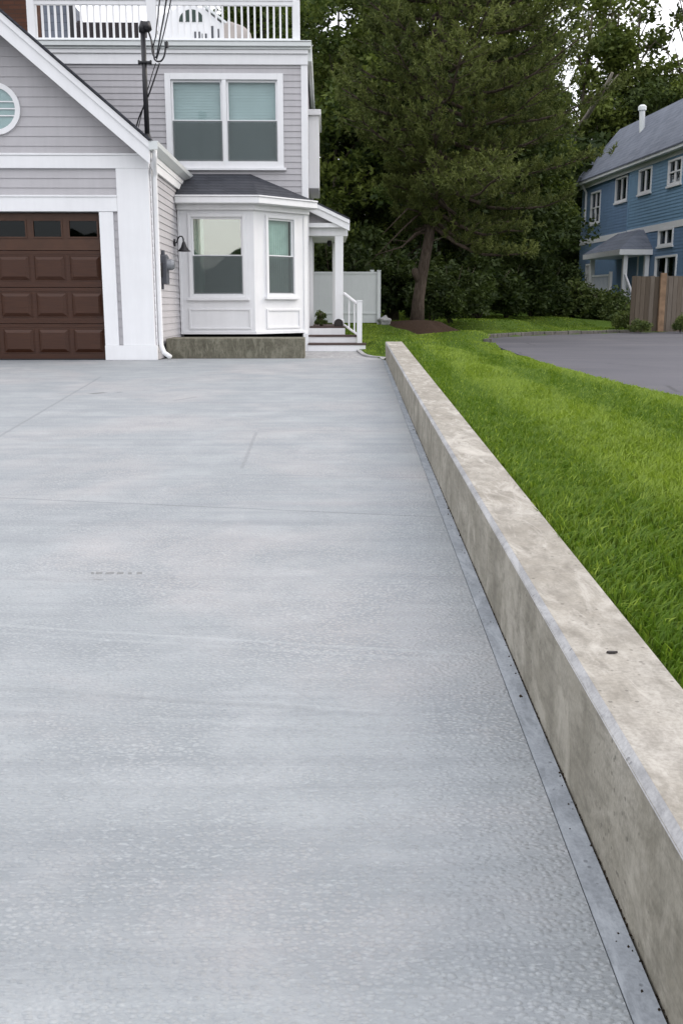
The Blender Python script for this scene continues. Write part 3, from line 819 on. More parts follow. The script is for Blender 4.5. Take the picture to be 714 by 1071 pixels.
# stair handrail
hp0 = np.array([px(360, 18.25), 18.25, 0]); hp1 = np.array([px(375.8, 17.65), 17.65, 0])
zt1 = zx(318, 17.65); zt0 = zx(307, 18.25)
post = MB().box(px(373.3, 17.65), px(378.6, 17.65), 17.60, 17.69, .125, zx(315.5, 17.65)).box(px(372.7, 17.65), px(379.2, 17.65), 17.59, 17.70, zx(315.4, 17.65), zx(314, 17.65))
hr = post.build('stair_railing', M['white'], house, .004)
MB().tube([(hp0[0], hp0[1], zt0), (hp1[0] - .03, hp1[1], zt1)], .026, 8).build('top_rail', M['white'], hr)
MB().tube([(hp0[0], hp0[1], zx(340, 18.25)), (hp1[0] - .03, hp1[1], zx(350, 17.65))], .02, 8).build('bottom_rail', M['white'], hr)
for f in (.32, .68):
    p = hp0 + (hp1 - hp0) * f
    MB().box(p[0] - .014, p[0] + .014, p[1] - .014, p[1] + .014, zx(340, 18.25) + (zx(350, 17.65) - zx(340, 18.25)) * f, zt0 + (zt1 - zt0) * f).build('baluster', M['white'], hr)

# ---- things fixed to or standing by the house
me_ = empty('electric_meter', (XC + .014, 14.95, .8), 'grey electric meter box with a round meter on the side wall', 'electric meter')
my = 14.9; sxm = mside(XC + .016)
zm0, zm1 = zx(297, my), zx(266, my)
MB().pprism(sxm, [(my - .02, zm0), (my + .24, zm0), (my + .24, zm1 - .03), (my + .14, zm1), (my + .08, zm1), (my - .02, zm1 - .03)], 0, .12).build('housing', M['greymetal'], me_, .008)
dmn = MB().tube([(XC + .136, my + .11, zm0 + .28), (XC + .20, my + .11, zm0 + .28), (XC + .235, my + .11, zm0 + .28)], [.085, .08, .06], 20).build('meter_dome', M['meter_glass'], me_, smooth=False)
MB().tube([(XC + .07, my + .11, zm1 - .01), (XC + .07, my + .11, zm1 + .06)], .03, 10).tube([(XC + .06, my + .05, zm0 - .08), (XC + .06, my + .05, zm0 + .01)], .02, 10).build('conduit', M['greymetal'], me_)
MB().pbox(sxm, my - .1, my - .025, zm0 + .1, zm0 + .3, 0, .07).build('junction_box', M['black'], me_, .006)
ly = 16.55; lz = zx(254, ly)
la = empty('wall_lamp', (XC + .015, ly, lz), 'black gooseneck barn lamp on the siding beside the bay window', 'wall lamp')
MB().tube([(XC + .012, ly, lz), (XC + .035, ly, lz)], .06, 16).build('back_plate', M['black'], la)
hx = XC + .165
MB().tube([(XC + .03, ly, lz), (XC + .055, ly, lz + .0), (XC + .075, ly, lz + .06), (XC + .105, ly, lz + .10), (XC + .145, ly, lz + .10), (hx, ly, lz + .06), (hx, ly, lz + .0)], .012, 8).build('arm', M['black'], la, smooth=True)
MB().lathe([(.018, .03), (.03, 0), (.05, -.06), (.09, -.11), (.115, -.128), (.10, -.125), (.02, -.03)], (hx + .005, ly, lz - .01), 20).build('lamp_shade', M['black'], la, smooth=True)
ym = 14.75
mast = empty('service_mast', (at(154, 145, ym)[0], ym, zx(145, ym)), 'black service mast with weatherhead rising from the garage roof', 'service mast')
m0, m1 = at(154.5, 148, ym), at(149.5, 33, ym)
MB().tube([m0, m1], .036, 12).build('pole', M['black'], mast, smooth=True)
w0 = at(149.3, 34, ym)
MB().tube([w0, w0 + np.array([0, 0, .06]), w0 + np.array([.02, 0, .115]), w0 + np.array([.055, -.01, .1]), w0 + np.array([.09, -.02, .02])], [.05, .055, .06, .07, .05], 12).build('weatherhead', M['black'], mast, smooth=True)
cl = at(151, 65.5, ym)
MB().box(cl[0] - .07, cl[0] + .10, ym - .05, ym + .05, cl[2] - .012, cl[2] + .012).box(cl[0] - .085, cl[0] - .06, ym - .02, ym + .02, cl[2] - .025, cl[2] + .03).box(cl[0] + .08, cl[0] + .105, ym - .02, ym + .02, cl[2] - .025, cl[2] + .03).build('clamp', M['black'], mast, .004)
MB().lathe([(.09, -.02), (.05, .03), (.04, .08)], tuple(at(154.6, 146.5, ym)), 12).build('flashing', M['black'], mast)
def cable(pts, r, label, ys=None, name='power_cable'):
    P_ = [at(x, y, (ys[i] if ys else ym)) for i, (x, y) in enumerate(pts)]
    # smooth by Catmull-Rom
    out = []
    for i in range(len(P_) - 1):
        p0, p1, p2, p3 = P_[max(i - 1, 0)], P_[i], P_[i + 1], P_[min(i + 2, len(P_) - 1)]
        for k in range(6):
            t = k / 6
            out.append(.5 * ((2 * p1) + (-p0 + p2) * t + (2 * p0 - 5 * p1 + 4 * p2 - p3) * t * t + (-p0 + 3 * p1 - 3 * p2 + p3) * t**3))
    out.append(P_[-1])
    tag(MB().tube(out, r, 6).build(name, M['black'], None, smooth=True), label, 'cable', 'service cables at the mast')
cable([(155, 32), (158, 40), (159.5, 55), (163, 60), (165, 54), (168, 36), (172, 14), (176, -14)], .010, 'cable from the weatherhead looping down then up out of frame, leftmost of the service drop', [ym, ym, ym - .1, ym - .15, ym - .3, ym - 1.2, ym - 2.4, ym - 4])
cable([(155.5, 33), (160, 48), (162, 62), (168, 64), (172, 58), (174, 45), (175, 44)], .012, 'thick drip loop cable ending in a dark splice beside the mast', [ym, ym, ym - .1, ym - .15, ym - .15, ym - .15, ym - .15])
cable([(174.5, 50), (174, 44)], .028, 'fat black splice sleeve on the drip loop', [ym - .15, ym - .15], 'cable_splice')
cable([(160, 50), (163, 38), (164, 28), (166, 12), (168, -10)], .008, 'thin cable running up past the mid railing post', [ym, ym - .4, ym - .9, ym - 2.1, ym - 3.6])
cable([(164, 62), (168, 48), (173, 28), (178, 4), (181, -12)], .008, 'thin cable running up right of the railing post', [ym - .1, ym - .3, ym - 1.2, ym - 2.6, ym - 3.6])
cable([(167, 66), (161, 84), (155, 101), (146, 122), (143, 132)], .011, 'twisted cable running from the drip loop down to the garage roof', [ym - .1, ym - .1, ym, ym + .3, ym + .6])
cable([(163, 66), (158, 82), (151, 108), (145, 133)], .006, 'thin wire crossing behind the mast to the garage roof', [ym - .1, ym, ym + .2, ym + .5])

# ================================================================== ground
asp = lambda y: .12 - .0074 * (y - 7)
AZ0, AS = .12 + .0074 * 7, -.0074
A = lambda x, y: on_plane(x, y, AZ0, AS)
near_edge = [A(x, y) for x, y in ((900, 470), (800, 440), (714, 416), (680, 408.5), (645, 400), (611, 391.5), (585, 384.5), (562, 377.5), (540, 370), (525, 364.3), (514, 359.6), (508, 356.8))]
far_edge = [A(x, y) for x, y in ((506, 355.2), (511, 353.9), (524, 352.7), (545, 351.5), (580, 350.3), (620, 349.1), (660, 347.9), (714, 346.6), (800, 346.3), (1000, 346))]
near_edge = [np.array([x, y, AZ0 + AS * y]) for x, y in ((17, -3.9), (3.4, -3.9), (3.0, 1.6))] + near_edge
def wl(y): return .4288 + .0319 * y               # wall foot line
def wtop_l(y): return .465 + (y - 1.15) * .0313 - .003
def wtop_r(y): return .629 + (y - 1.15) * .0370
poly = np.array([p[:2] for p in near_edge + far_edge])
def inside(px_, py_):
    n = len(poly); c = np.zeros(px_.shape, bool); j = n - 1
    for i in range(n):
        xi, yi = poly[i]; xj, yj = poly[j]
        c ^= ((yi > py_) != (yj > py_)) & (px_ < (xj - xi) * (py_ - yi) / (yj - yi + 1e-12) + xi); j = i
    return c
ctrl = [(wtop_r(y) + .05, y, ZD0 + SD * y + .225) for y in (-3, 0, 2, 4, 6, 8, 10, 12, 14)]
ctrl += [(p[0], p[1], p[2] - (.014 if i < 11 else .028)) for i, p in enumerate(near_edge)] + [(p[0], p[1], p[2] - .03) for p in far_edge]
ctrl += [(p[0] * 1.02, p[1] + 1.0, p[2] + .10) for p in far_edge]
ctrl += [(2.3, 24, .335), (.9, 24, .33), (5, 31, .34), (8, 37, .34), (4, 40, .45), (9.5, 38, .22), (-1, 22, .25), (.6, 17.9, .02), (.3, 17.0, 0), (.55, 15.8, .0), (.95, 14.9, .0), (.87, 14.7, .0), (.84, 15.1, 0), (.72, 15.5, 0), (.64, 16.2, 0), (.62, 17, 0),
         (1.1, 16, .17), (1.1, 18, .2), (3, 20, .27), (14, 42, .3), (20, 45, .4), (-6, 40, .5), (5, 60, .8), (25, 60, .9), (15, 18, .03), (15, 10, .1), (15, 24, 0)]
ctrl = np.array(ctrl)
def terr(x, y):
    x = np.asarray(x, float); y = np.asarray(y, float)
    d2 = (x[..., None] - ctrl[:, 0])**2 + (y[..., None] - ctrl[:, 1])**2 + .02
    w = d2**-2.0
    z = (w * ctrl[:, 2]).sum(-1) / w.sum(-1)
    zin = AZ0 + AS * y - .012
    return np.where(inside(x, y), zin, z)
us = np.concatenate([np.arange(0, 3, .12), np.arange(3, 12, .3), np.arange(12, 40, 1.4)])
ys = np.concatenate([np.arange(-4, 14.5, .3), np.arange(14.5, 40, .25), np.arange(40, 62, 1.2)])
gx_, gy_ = np.meshgrid(us, ys)
X_ = gx_ + np.where(gy_ < 14.5, (wtop_l(gy_) + wtop_r(gy_)) / 2 + .02, (wtop_l(14.5) + wtop_r(14.5)) / 2 + .02)
Z_ = terr(X_, gy_)
nu, ny = len(us), len(ys)
idx = np.arange(nu * ny).reshape(ny, nu)
Fq = np.stack([idx[:-1, :-1], idx[:-1, 1:], idx[1:, 1:], idx[1:, :-1]], -1).reshape(-1, 4)
lawn = link(np_mesh('lawn', np.stack([X_, gy_, Z_], -1).reshape(-1, 3), [Fq], M['turf'], smooth=True), 'lawn'); tag(lawn, kind='structure')
# lawn left of the wall's end, behind the walk and the porch
us2 = np.linspace(0, 1, 40); ys2 = np.arange(14.4, 45, .25)
XE = (wtop_l(14.5) + wtop_r(14.5)) / 2 + .02
def walk_edge(y): return np.interp(y, [14.4, 15.05, 15.4, 16.2, 17.4, 17.6, 20.4, 20.6, 30], [.86, .86, .70, .62, .60, .58, .30, -.8, -5])
V2 = []
for y in ys2:
    a = float(walk_edge(y)); xs_ = a + (XE + .003 - a) * us2; zz_ = terr(xs_, np.full(40, y)) - .001; zz_[0] -= .25; V2.append(np.stack([np.concatenate([xs_[1:2], xs_[1:]]), np.full(40, y), zz_], -1))
V2 = np.array(V2); n2 = len(ys2); idx2 = np.arange(n2 * 40).reshape(n2, 40)
F2 = np.stack([idx2[:-1, :-1], idx2[:-1, 1:], idx2[1:, 1:], idx2[1:, :-1]], -1).reshape(-1, 4)
tag(link(np_mesh('side_lawn', V2.reshape(-1, 3), [F2], M['turf'], smooth=True), 'lawn'), kind='structure')
# far ground
gmb = MB().add([(-500, -500, -.42), (500, -500, -.42), (500, 500, -.42), (-500, 500, -.42)], [(0, 1, 2, 3)])
tag(gmb.build('ground', M['soil']), kind='structure')
# driveway slab, its trowelled margin and the walk
dz_ = lambda y: ZD0 + SD * y if y < 14.5 else (ZD0 + SD * 14.5) - .02 * (y - 14.5)
dv = MB()
def strip(mb, xa, xb, y0, y1, th=.12, seg=1):
    lo = [(xa(y0), y0, dz_(y0) - th), (xb(y0), y0, dz_(y0) - th), (xb(y1), y1, dz_(y1) - th), (xa(y1), y1, dz_(y1) - th)]
    mb.hexa(lo, [(p[0], p[1], p[2] + th) for p in lo])
seam = lambda y: wl(y) - .052
strip(dv, lambda y: -9, lambda y: seam(y) - .0012, -5, 14.5); strip(dv, lambda y: -2.46, lambda y: min(seam(y) - .0012, .83), 14.5, 15.1)
tag(dv.build('driveway', M['drive']), kind='structure')
bd = MB(); strip(bd, lambda y: seam(y) + .0008, lambda y: wl(y) - .007, -5, 14.5); tag(bd.build('driveway_margin', M['band']), kind='structure')
gp = MB(); strip(gp, lambda y: seam(y) - .02, lambda y: wl(y) + .01, -5, 14.5, .05)
for i in range(len(gp.v)): gp.v[i] = (gp.v[i][0], gp.v[i][1], gp.v[i][2] - .016)
tag(gp.build('joint_soil', M['dark']), kind='structure')
wk = MB(); yy = [15.1, 15.15, 15.4, 15.8, 16.4, 17.0, 17.6]; xr_ = [.84, .82, .68, .60, .57, .56, .55]
low = [(-2.4, 15.104, -.1)] + [(x, max(y, 15.104), -.1) for x, y in zip(xr_, yy)] + [(-2.4, 17.6, -.1)]
wk.hexa(low, [(p[0], p[1], -.014) for p in low]); tag(wk.build('walkway', M['walk']), kind='structure')
ed = MB()
for i in range(len(yy) - 1):
    q = [(xr_[i] + .002, yy[i] + .004), (xr_[i] + .075, yy[i] + .004), (xr_[i + 1] + .075, yy[i + 1] + .004), (xr_[i + 1] + .002, yy[i + 1] + .004)]
    ed.hexa([(x, y, -.1) for x, y in q], [(x, y, .012) for x, y in q])
ed.box(.70, .885, 14.503, 15.099, -.12, -.028).box(.832, .93, 14.572, 15.099, -.1, .008)
tag(ed.build('walkway_edging', M['edge']), kind='structure')
# asphalt and kerb
ap = MB(); n = len(near_edge)
ring_ = [tuple(p) for p in near_edge + far_edge]
ap.hexa([(p[0], p[1], p[2] - .06) for p in ring_], ring_); tag(ap.build('asphalt', M['asphalt']), kind='structure')
kb = MB(); kp = near_edge[-2:] + far_edge
for i in range(len(kp) - 1):
    for f0_, f1_ in ((0, .32), (.34, .66), (.68, .985)):
        p = kp[i] + (kp[i + 1] - kp[i]) * f0_; q2 = kp[i] + (kp[i + 1] - kp[i]) * f1_
        t = (q2 - p)[:2]; t /= np.linalg.norm(t) + 1e-9; nn = np.array([-t[1], t[0]]) * .17
        h = .085 + .02 * rng.random()
        b = [(p[0], p[1]), (q2[0], q2[1]), (q2[0] + nn[0], q2[1] + nn[1]), (p[0] + nn[0], p[1] + nn[1])]
        kb.hexa([(x, y, asp(y) - .1) for x, y in b], [(x, y, asp(y) + h) for x, y in b])
tag(kb.build('kerb', M['kerb'], None, .015), kind='structure')
# mulch bed
mc = at(440, 341, 24.2); mb_ = MB(); n = 40; top = []
bz = float(terr(np.array(2.3), np.array(24.0)))
vs = [(2.3, 24.3, bz + .10)]
for rr_, hh in ((.5, .085), (1.0, .045), (1.3, -.05)):
    for k in range(n):
        a = 2 * math.pi * k / n; w = 1 + .12 * math.sin(3 * a + 1) + .08 * math.sin(7 * a)
        vs.append((2.3 + .1 + rr_ * .92 * w * math.cos(a), 24.3 + rr_ * 1.5 * w * math.sin(a), 0)); vs[-1] = (vs[-1][0], vs[-1][1], float(terr(np.array(vs[-1][0]), np.array(vs[-1][1]))) + hh + rng.normal(0, .006))
fs = [(0, 1 + k, 1 + (k + 1) % n) for k in range(n)]
for r_ in range(2):
    for k in range(n): fs.append((1 + r_ * n + k, 1 + (r_ + 1) * n + k, 1 + (r_ + 1) * n + (k + 1) % n, 1 + r_ * n + (k + 1) % n))
mb_.add(vs, fs); tag(mb_.build('mulch_bed', M['mulch'], None, smooth=True), kind='structure')

# ---- retaining wall
wall = empty('retaining_wall', (wl(7), 7, ZD0 + SD * 7), 'long low cast concrete retaining wall between driveway and lawn', 'retaining wall')
HW = .26
def wz(y): return ZD0 + SD * y
wb_, wt_, we_ = MB(), MB(), MB()
Y0, Y1 = -3.0, 14.56; N = 24; ch = .011
for i in range(N):
    a, b = Y0 + (Y1 - Y0) * i / N, Y0 + (Y1 - Y0) * (i + 1) / N
    wb_.hexa([(wl(a), a, wz(a) - .25), (wtop_r(a) + .004, a, wz(a) - .25), (wtop_r(b) + .004, b, wz(b) - .25), (wl(b), b, wz(b) - .25)],
             [(wtop_l(a), a, wz(a) + HW - ch), (wtop_r(a) + .002, a, wz(a) + HW - ch), (wtop_r(b) + .002, b, wz(b) + HW - ch), (wtop_l(b), b, wz(b) + HW - ch)])
    wt_.add([(wtop_l(a) + ch, a, wz(a) + HW), (wtop_r(a), a, wz(a) + HW), (wtop_r(b), b, wz(b) + HW), (wtop_l(b) + ch, b, wz(b) + HW)], [(0, 1, 2, 3)])
    e = .0015
    we_.add([(wtop_l(a) - e, a, wz(a) + HW - ch * 1.2), (wtop_l(a) + ch * 1.1, a, wz(a) + HW + e), (wtop_l(b) + ch * 1.1, b, wz(b) + HW + e), (wtop_l(b) - e, b, wz(b) + HW - ch * 1.2)], [(0, 1, 2, 3)])
wt_.add([(wtop_r(Y0), Y0, wz(Y0) + HW), (wtop_r(Y0) + .004, Y0, wz(Y0) + HW - .02), (wtop_r(Y1) + .004, Y1, wz(Y1) + HW - .02), (wtop_r(Y1), Y1, wz(Y1) + HW)], [(0, 1, 2, 3)])
wt_.add([(wtop_l(Y1) + ch, Y1 + .001, wz(Y1) + HW), (wtop_r(Y1), Y1 + .001, wz(Y1) + HW), (wtop_r(Y1), Y1 + .001, wz(Y1) + HW - .03), (wtop_l(Y1), Y1 + .001, wz(Y1) + HW - .03)], [(0, 1, 2, 3)])
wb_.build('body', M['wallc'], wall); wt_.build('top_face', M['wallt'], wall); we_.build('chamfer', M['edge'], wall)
lf = on_plane(639.5, 683.5, ZD0 + HW, SD)
leafm = MB(); ln = [(-.012, 0), (-.006, .005), (.004, .005), (.012, .001), (.005, -.004), (-.006, -.004)]
leafm.hexa([(lf[0] + x, lf[1] + y, lf[2] + .001) for x, y in ln], [(lf[0] + x * .9, lf[1] + y * .8, lf[2] + .004 + .1 * abs(x)) for x, y in ln])
tag(leafm.build('fallen_leaf', M['pot']), 'tiny dark fallen leaf lying on top of the retaining wall', 'leaf')

db = MB(); r_ = np.random.default_rng(17)
for k in range(520):
    y = .8 + 9 * r_.random()**1.6; q = (.0012 + .0028 * r_.random()) * (1.8 if r_.random() < .12 else 1)
    x = wl(y) - .004 + r_.normal(0, .0022); c = np.array([x, y, wz(y) - .003 + q * .3])
    if r_.random() < .14: c[0] -= abs(r_.normal(0, .012)); c[2] = wz(y) + q * .3
    P4_ = [c + q * np.array(v) * (.6 + .8 * r_.random()) for v in ((1, 0, -.4), (-.6, .9, -.4), (-.5, -.9, -.4), (0, .1, 1))]
    db.add(P4_, [(0, 1, 2), (0, 1, 3), (1, 2, 3), (2, 0, 3)])
tag(db.build('joint_debris', M['soil']), 'dark crumbs of dirt caught in the joint at the foot of the concrete wall', 'debris', None, 'stuff')

# ---- white vinyl fence
YF = 24.0
vf = empty('vinyl_fence', (at(360, 338, YF)[0], YF, zx(338, YF)), 'white vinyl privacy fence behind the porch', 'fence')
xa, xb = at(318, 300, YF)[0], at(396, 300, YF)[0]; zb0, zb1 = zx(337.5, YF), zx(286.5, YF)
pn = MB(); w = .115; x = xa
while x < xb - .05:
    pn.box(x + .004, min(x + w, xb) - .004, YF - .012, YF + .012, zb0 + .0, zb1); x += w
pn.box(xa, xb, YF - .006, YF + .006, zb0, zb1)
pn.build('panel', M['white2'], vf)
MB().box(xa, xb, YF - .03, YF + .03, zb1 - .0, zb1 + .05).box(xa, xb, YF - .03, YF + .03, zb0 + .20, zb0 + .25).build('rail', M['white2'], vf, .004)
for pxp, wid, yt, yo in ((396, 3.6, 284, -.02), (389, 3.4, 283.5, .06), (326, 3.4, 283.5, .06)):
    xc = at(pxp, 300, YF)[0]; h2 = wid / 2 / F * YF
    MB().box(xc - h2, xc + h2, YF - .05 + yo, YF + .05 + yo, zb0 - .1 if pxp > 395 else zb0 + .2, zx(yt, YF)).box(xc - h2 * 1.2, xc + h2 * 1.2, YF - .06 + yo, YF + .06 + yo, zx(yt, YF) + .001, zx(yt - 1.3, YF)).build('post', M['white2'], vf, .004)

# ================================================================== vegetation
def quads(C, U, Wv, tint, mat, name):
    """leaf quads: centre C, half axes U and Wv (diamond-ish)"""
    n = len(C)
    V = np.stack([C - U, C - U * .1 + Wv, C + U, C - U * .1 - Wv], 1).reshape(-1, 3)
    return V, np.arange(4 * n).reshape(n, 4), tint
def unit(v): return v / (np.linalg.norm(v, axis=-1, keepdims=True) + 1e-9)
def leaf_cloud(r, centres, radii, per, size, tints, flat=.75, droop=.25):
    C, T = [], []
    for c, rad, k, tn in zip(centres, radii, per, tints):
        d = unit(r.normal(size=(k, 3))); rr = rad * r.random((k, 1))**.45
        p = c + d * rr * np.array([1, 1, flat]); C.append(p); T.append(np.clip(tn + r.normal(0, .16, k), 0, 1))
    C = np.concatenate(C); T = np.concatenate(T); n = len(C)
    U = unit(r.normal(size=(n, 3)) * np.array([1, 1, .6]) + np.array([0, 0, -droop]))
    nrm = unit(r.normal(size=(n, 3)) * .8 + np.array([0, 0, .7]))
    W = unit(np.cross(nrm, U)); s = size * (.6 + .8 * r.random((n, 1)))
    return quads(C, U * s, W * s * .52, T, None, None)
def crown_tree(seed, h, rad, base, nclump, perclump, leaf, mat, bark, lean=(0, 0), trunk=.16, open_=False, clump=.75, nlimb=11, top=1.0):
    r = np.random.default_rng(seed)
    tb = MB(); pts = []
    nseg = 8
    for i in range(nseg + 1):
        f = i / nseg; pts.append(np.array([lean[0] * f + .12 * math.sin(3 * f + seed), lean[1] * f + .12 * math.cos(2.3 * f + seed), h * .93 * f]))
    tb.tube(pts, [trunk * (1.25 if i == 0 else 1) * (1 - .85 * i / nseg) + .012 for i in range(nseg + 1)], 8)
    tips = []
    for k in range(nlimb):
        f = base / h + (1 - base / h) * (.05 + .85 * (k + r.random()) / nlimb); i = min(int(f * nseg), nseg - 1)
        p0 = pts[i] + (pts[i + 1] - pts[i]) * (f * nseg - i); an = k * 2.4 + r.normal(0, .3)
        prof = math.sin(math.pi * min(1, .22 + .72 * (p0[2] - base) / (h - base)))**.7 if not open_ else .8
        L = rad * prof * (.6 + .3 * r.random()); up_ = .45 + .6 * f if not open_ else 1.1
        e = p0 + np.array([math.cos(an) * L, math.sin(an) * L, L * up_]); mid = (p0 + e) / 2 + np.array([0, 0, .12 * L])
        rr = trunk * (1 - .8 * f) * .5
        tb.tube([p0, mid, e], [rr, rr * .65, .012], 6); tips += [e, mid + r.normal(0, .3, 3)]
        for q in range(3):
            e2 = mid + r.normal(0, 1, 3) * L * .4 + np.array([0, 0, L * .25]); tb.tube([mid, (mid + e2) / 2 + r.normal(0, .08, 3), e2], [rr * .5, rr * .35, .008], 5); tips.append(e2)
    C, Rr, N_, T = [], [], [], []
    tips = np.array(tips)
    for k in range(nclump):
        if open_ or r.random() < .45:
            c = tips[r.integers(len(tips))] + r.normal(0, .35, 3)
        else:
            zf = r.random()**.85; an = r.random() * 2 * math.pi
            prof = math.sin(math.pi * min(.98, .16 + .80 * zf))**.75
            rr = rad * prof * (.45 + .55 * r.random()**.5) * (1 + .18 * math.sin(3 * an + seed) + .12 * math.sin(5 * zf * 6 + seed))
            c = np.array([lean[0] * zf + math.cos(an) * rr, lean[1] * zf + math.sin(an) * rr, base + (h * top - base) * zf])
        C.append(c); q = clump * (.55 + .8 * r.random()); Rr.append(q); N_.append(max(12, int(perclump * (q / clump)**2))); T.append(.45 + r.normal(0, .2))
    V, Fc, tint = leaf_cloud(r, C, Rr, N_, leaf, T)
    return tb, np_mesh('foliage', V, [Fc], mat, tint)
def plant_tree(name, proto, loc, label, cat, group, bark, scale=1, rz=0, trunk_name='trunk', crown_name='crown'):
    tb, me = proto
    o = empty(name, loc, label, cat, group); o.scale = (scale,) * 3 if not hasattr(scale, '__len__') else scale; o.rotation_euler.z = rz
    if isinstance(tb, MB):
        t0 = MB(); t0.v = tb.v; t0.f = tb.f; ob = t0.build(trunk_name, bark, None, smooth=True); proto[0] = ob.data
    else: ob = link(tb, trunk_name)
    ob.parent = o
    link(me, crown_name, o)
    return o

# ---- the big pine
def pine():
    r = np.random.default_rng(5); tb = MB()
    tp_ = [np.array(p) for p in ((0, 0, -.1), (.03, 0, .5), (.11, 0, 1.1), (.27, .02, 2.0), (.36, .03, 3.0), (.42, 0, 4.4), (.46, 0, 6.2), (.47, .05, 8.2), (.45, 0, 10.0), (.5, 0, 11.2))]
    tb.tube(tp_, [.19, .145, .132, .118, .105, .095, .08, .06, .04, .015], 12)
    tb.tube([(.05, -.02, .95), (-.06, -.06, 1.18), (-.09, -.07, 1.26)], [.10, .085, .06], 8)     # old stub
    zs = np.array([p[2] for p in tp_]); ax = np.array(tp_)
    def axis(z): return np.array([np.interp(z, zs, ax[:, 0]), np.interp(z, zs, ax[:, 1]), z])
    for (p0, b_, e) in (((.22, 0, 2.2), (-.4, -.3, 1.75), (-1.05, -.5, 1.55)), ((.24, 0, 2.35), (-.3, -.5, 2.6), (-.9, -.7, 2.0)), ((.28, 0, 2.6), (-.35, -.4, 2.2), (-1.2, -.3, 1.35)),
                        ((.3, 0, 3.0), (.6, -.4, 2.7), (.75, -.5, 2.3)), ((.25, 0, 2.1), (-.2, .2, 1.9), (-.6, .3, 1.95))):
        tb.tube([p0, ((np.array(p0) + b_) / 2) + np.array([0, 0, .08]), b_, e], [.035, .028, .02, .007], 6)   # bare dead limbs
    T, D, L, TN = [], [], [], []
    nb = 112
    for k in range(nb):
        f = (k + r.random() * .6) / nb; z0 = 2.25 + 8.7 * f; an = k * 2.399 + r.normal(0, .25)
        side = math.cos(an)
        Lb = np.interp(z0, [2.3, 3.2, 4.5, 6.5, 8.5, 10, 11], [2.2, 2.9, 3.35, 3.1, 2.3, 1.4, .5]) * (.75 + .4 * r.random())
        if z0 < 4.0 and side < 0: Lb *= .62
        if z0 < 2.7 and abs(side) < .5 and math.sin(an) < 0: Lb *= .4
        if side > .3: Lb *= 1.1
        if side < -.1: Lb *= .70
        tn = .45 + r.normal(0, .14)
        p0 = axis(z0); d = np.array([math.cos(an), math.sin(an), 0])
        rise = np.interp(z0, [2.3, 5, 9, 11], [-.46 if side > .2 else -.24, -.04, .35, .9]); n = 7; P_ = []
        for i in range(n + 1):
            s = i / n; P_.append(p0 + d * Lb * s + np.array([0, 0, Lb * (rise * s + .16 * s * s - .10 * math.sin(math.pi * s))]) + r.normal(0, .03, 3) * s)
        tb.tube(P_, [(.055 - .03 * f) * (1 - .85 * i / n) + .006 for i in range(n + 1)], 6)
        perp = np.array([-d[1], d[0], 0])
        for i in range(2, n + 1):
            for sgn in (-1, 1):
                for rep in range(2):
                    s = (i - r.random()) / n; q = P_[min(int(s * n), n - 1)]; q = q + (P_[min(int(s * n) + 1, n)] - q) * (s * n - int(s * n))
                    Ls = Lb * .36 * (1.1 - .55 * s) * (.6 + .7 * r.random())
                    dd = unit(perp * sgn * (.7 + .3 * r.random()) + d * (.5 + .4 * r.random()) + np.array([0, 0, .12 + .25 * r.random()]))
                    m_ = max(2, int(Ls / .165))
                    if rep == 0: tb.tube([q, q + dd * Ls * .5, q + dd * Ls + np.array([0, 0, .06])], [.012, .008, .004], 4, False)
                    for j in range(m_):
                        fr = (j + .6 + .3 * r.random()) / m_
                        T.append(q + dd * Ls * fr + r.normal(0, .04, 3)); D.append(unit(dd * .65 + np.array([0, 0, .75]) + r.normal(0, .25, 3))); TN.append(tn + r.normal(0, .13) + .1 * fr)
        for j in range(4): T.append(P_[-1] + r.normal(0, .08, 3)); D.append(unit(d * .6 + np.array([0, 0, .8]) + r.normal(0, .25, 3))); TN.append(tn + .1)
    T = np.array(T); D = np.array(D); TN = np.array(TN); nt = len(T); K = 22
    sf = r.random((nt, K, 1))                                     # place along the upright shoot
    dirs = unit(D[:, None, :] * (.35 + .55 * sf) + r.normal(0, .5, (nt, K, 3))); ln = (.075 + .04 * r.random((nt, K, 1))) * (1.1 - .3 * sf)
    b = T[:, None, :] + D[:, None, :] * (sf - .3) * (.16 + .08 * r.random((nt, 1, 1)))
    side_ = unit(np.cross(dirs, r.normal(size=(nt, K, 3)))) * .014
    TK = (np.repeat(TN, K) + r.normal(0, .07, nt * K) + .34 * (sf.ravel() - .5))
    V = np.stack([b - side_, b + side_, b + dirs * ln + side_ * .3, b + dirs * ln - side_ * .3], 2).reshape(-1, 3)
    Fc = np.arange(len(V)).reshape(-1, 4)
    return [tb, np_mesh('foliage', V, [Fc], M['pine'], np.clip(TK, 0, 1))]
pb = float(terr(np.array(2.28), np.array(24.2)))
plant_tree('pine_tree', pine(), (at(435.5, 338, 24.2)[0], 24.2, pb + .05), 'large broad pine with a leaning bare lower trunk in a mulch bed', 'pine tree', None, M['bark'])

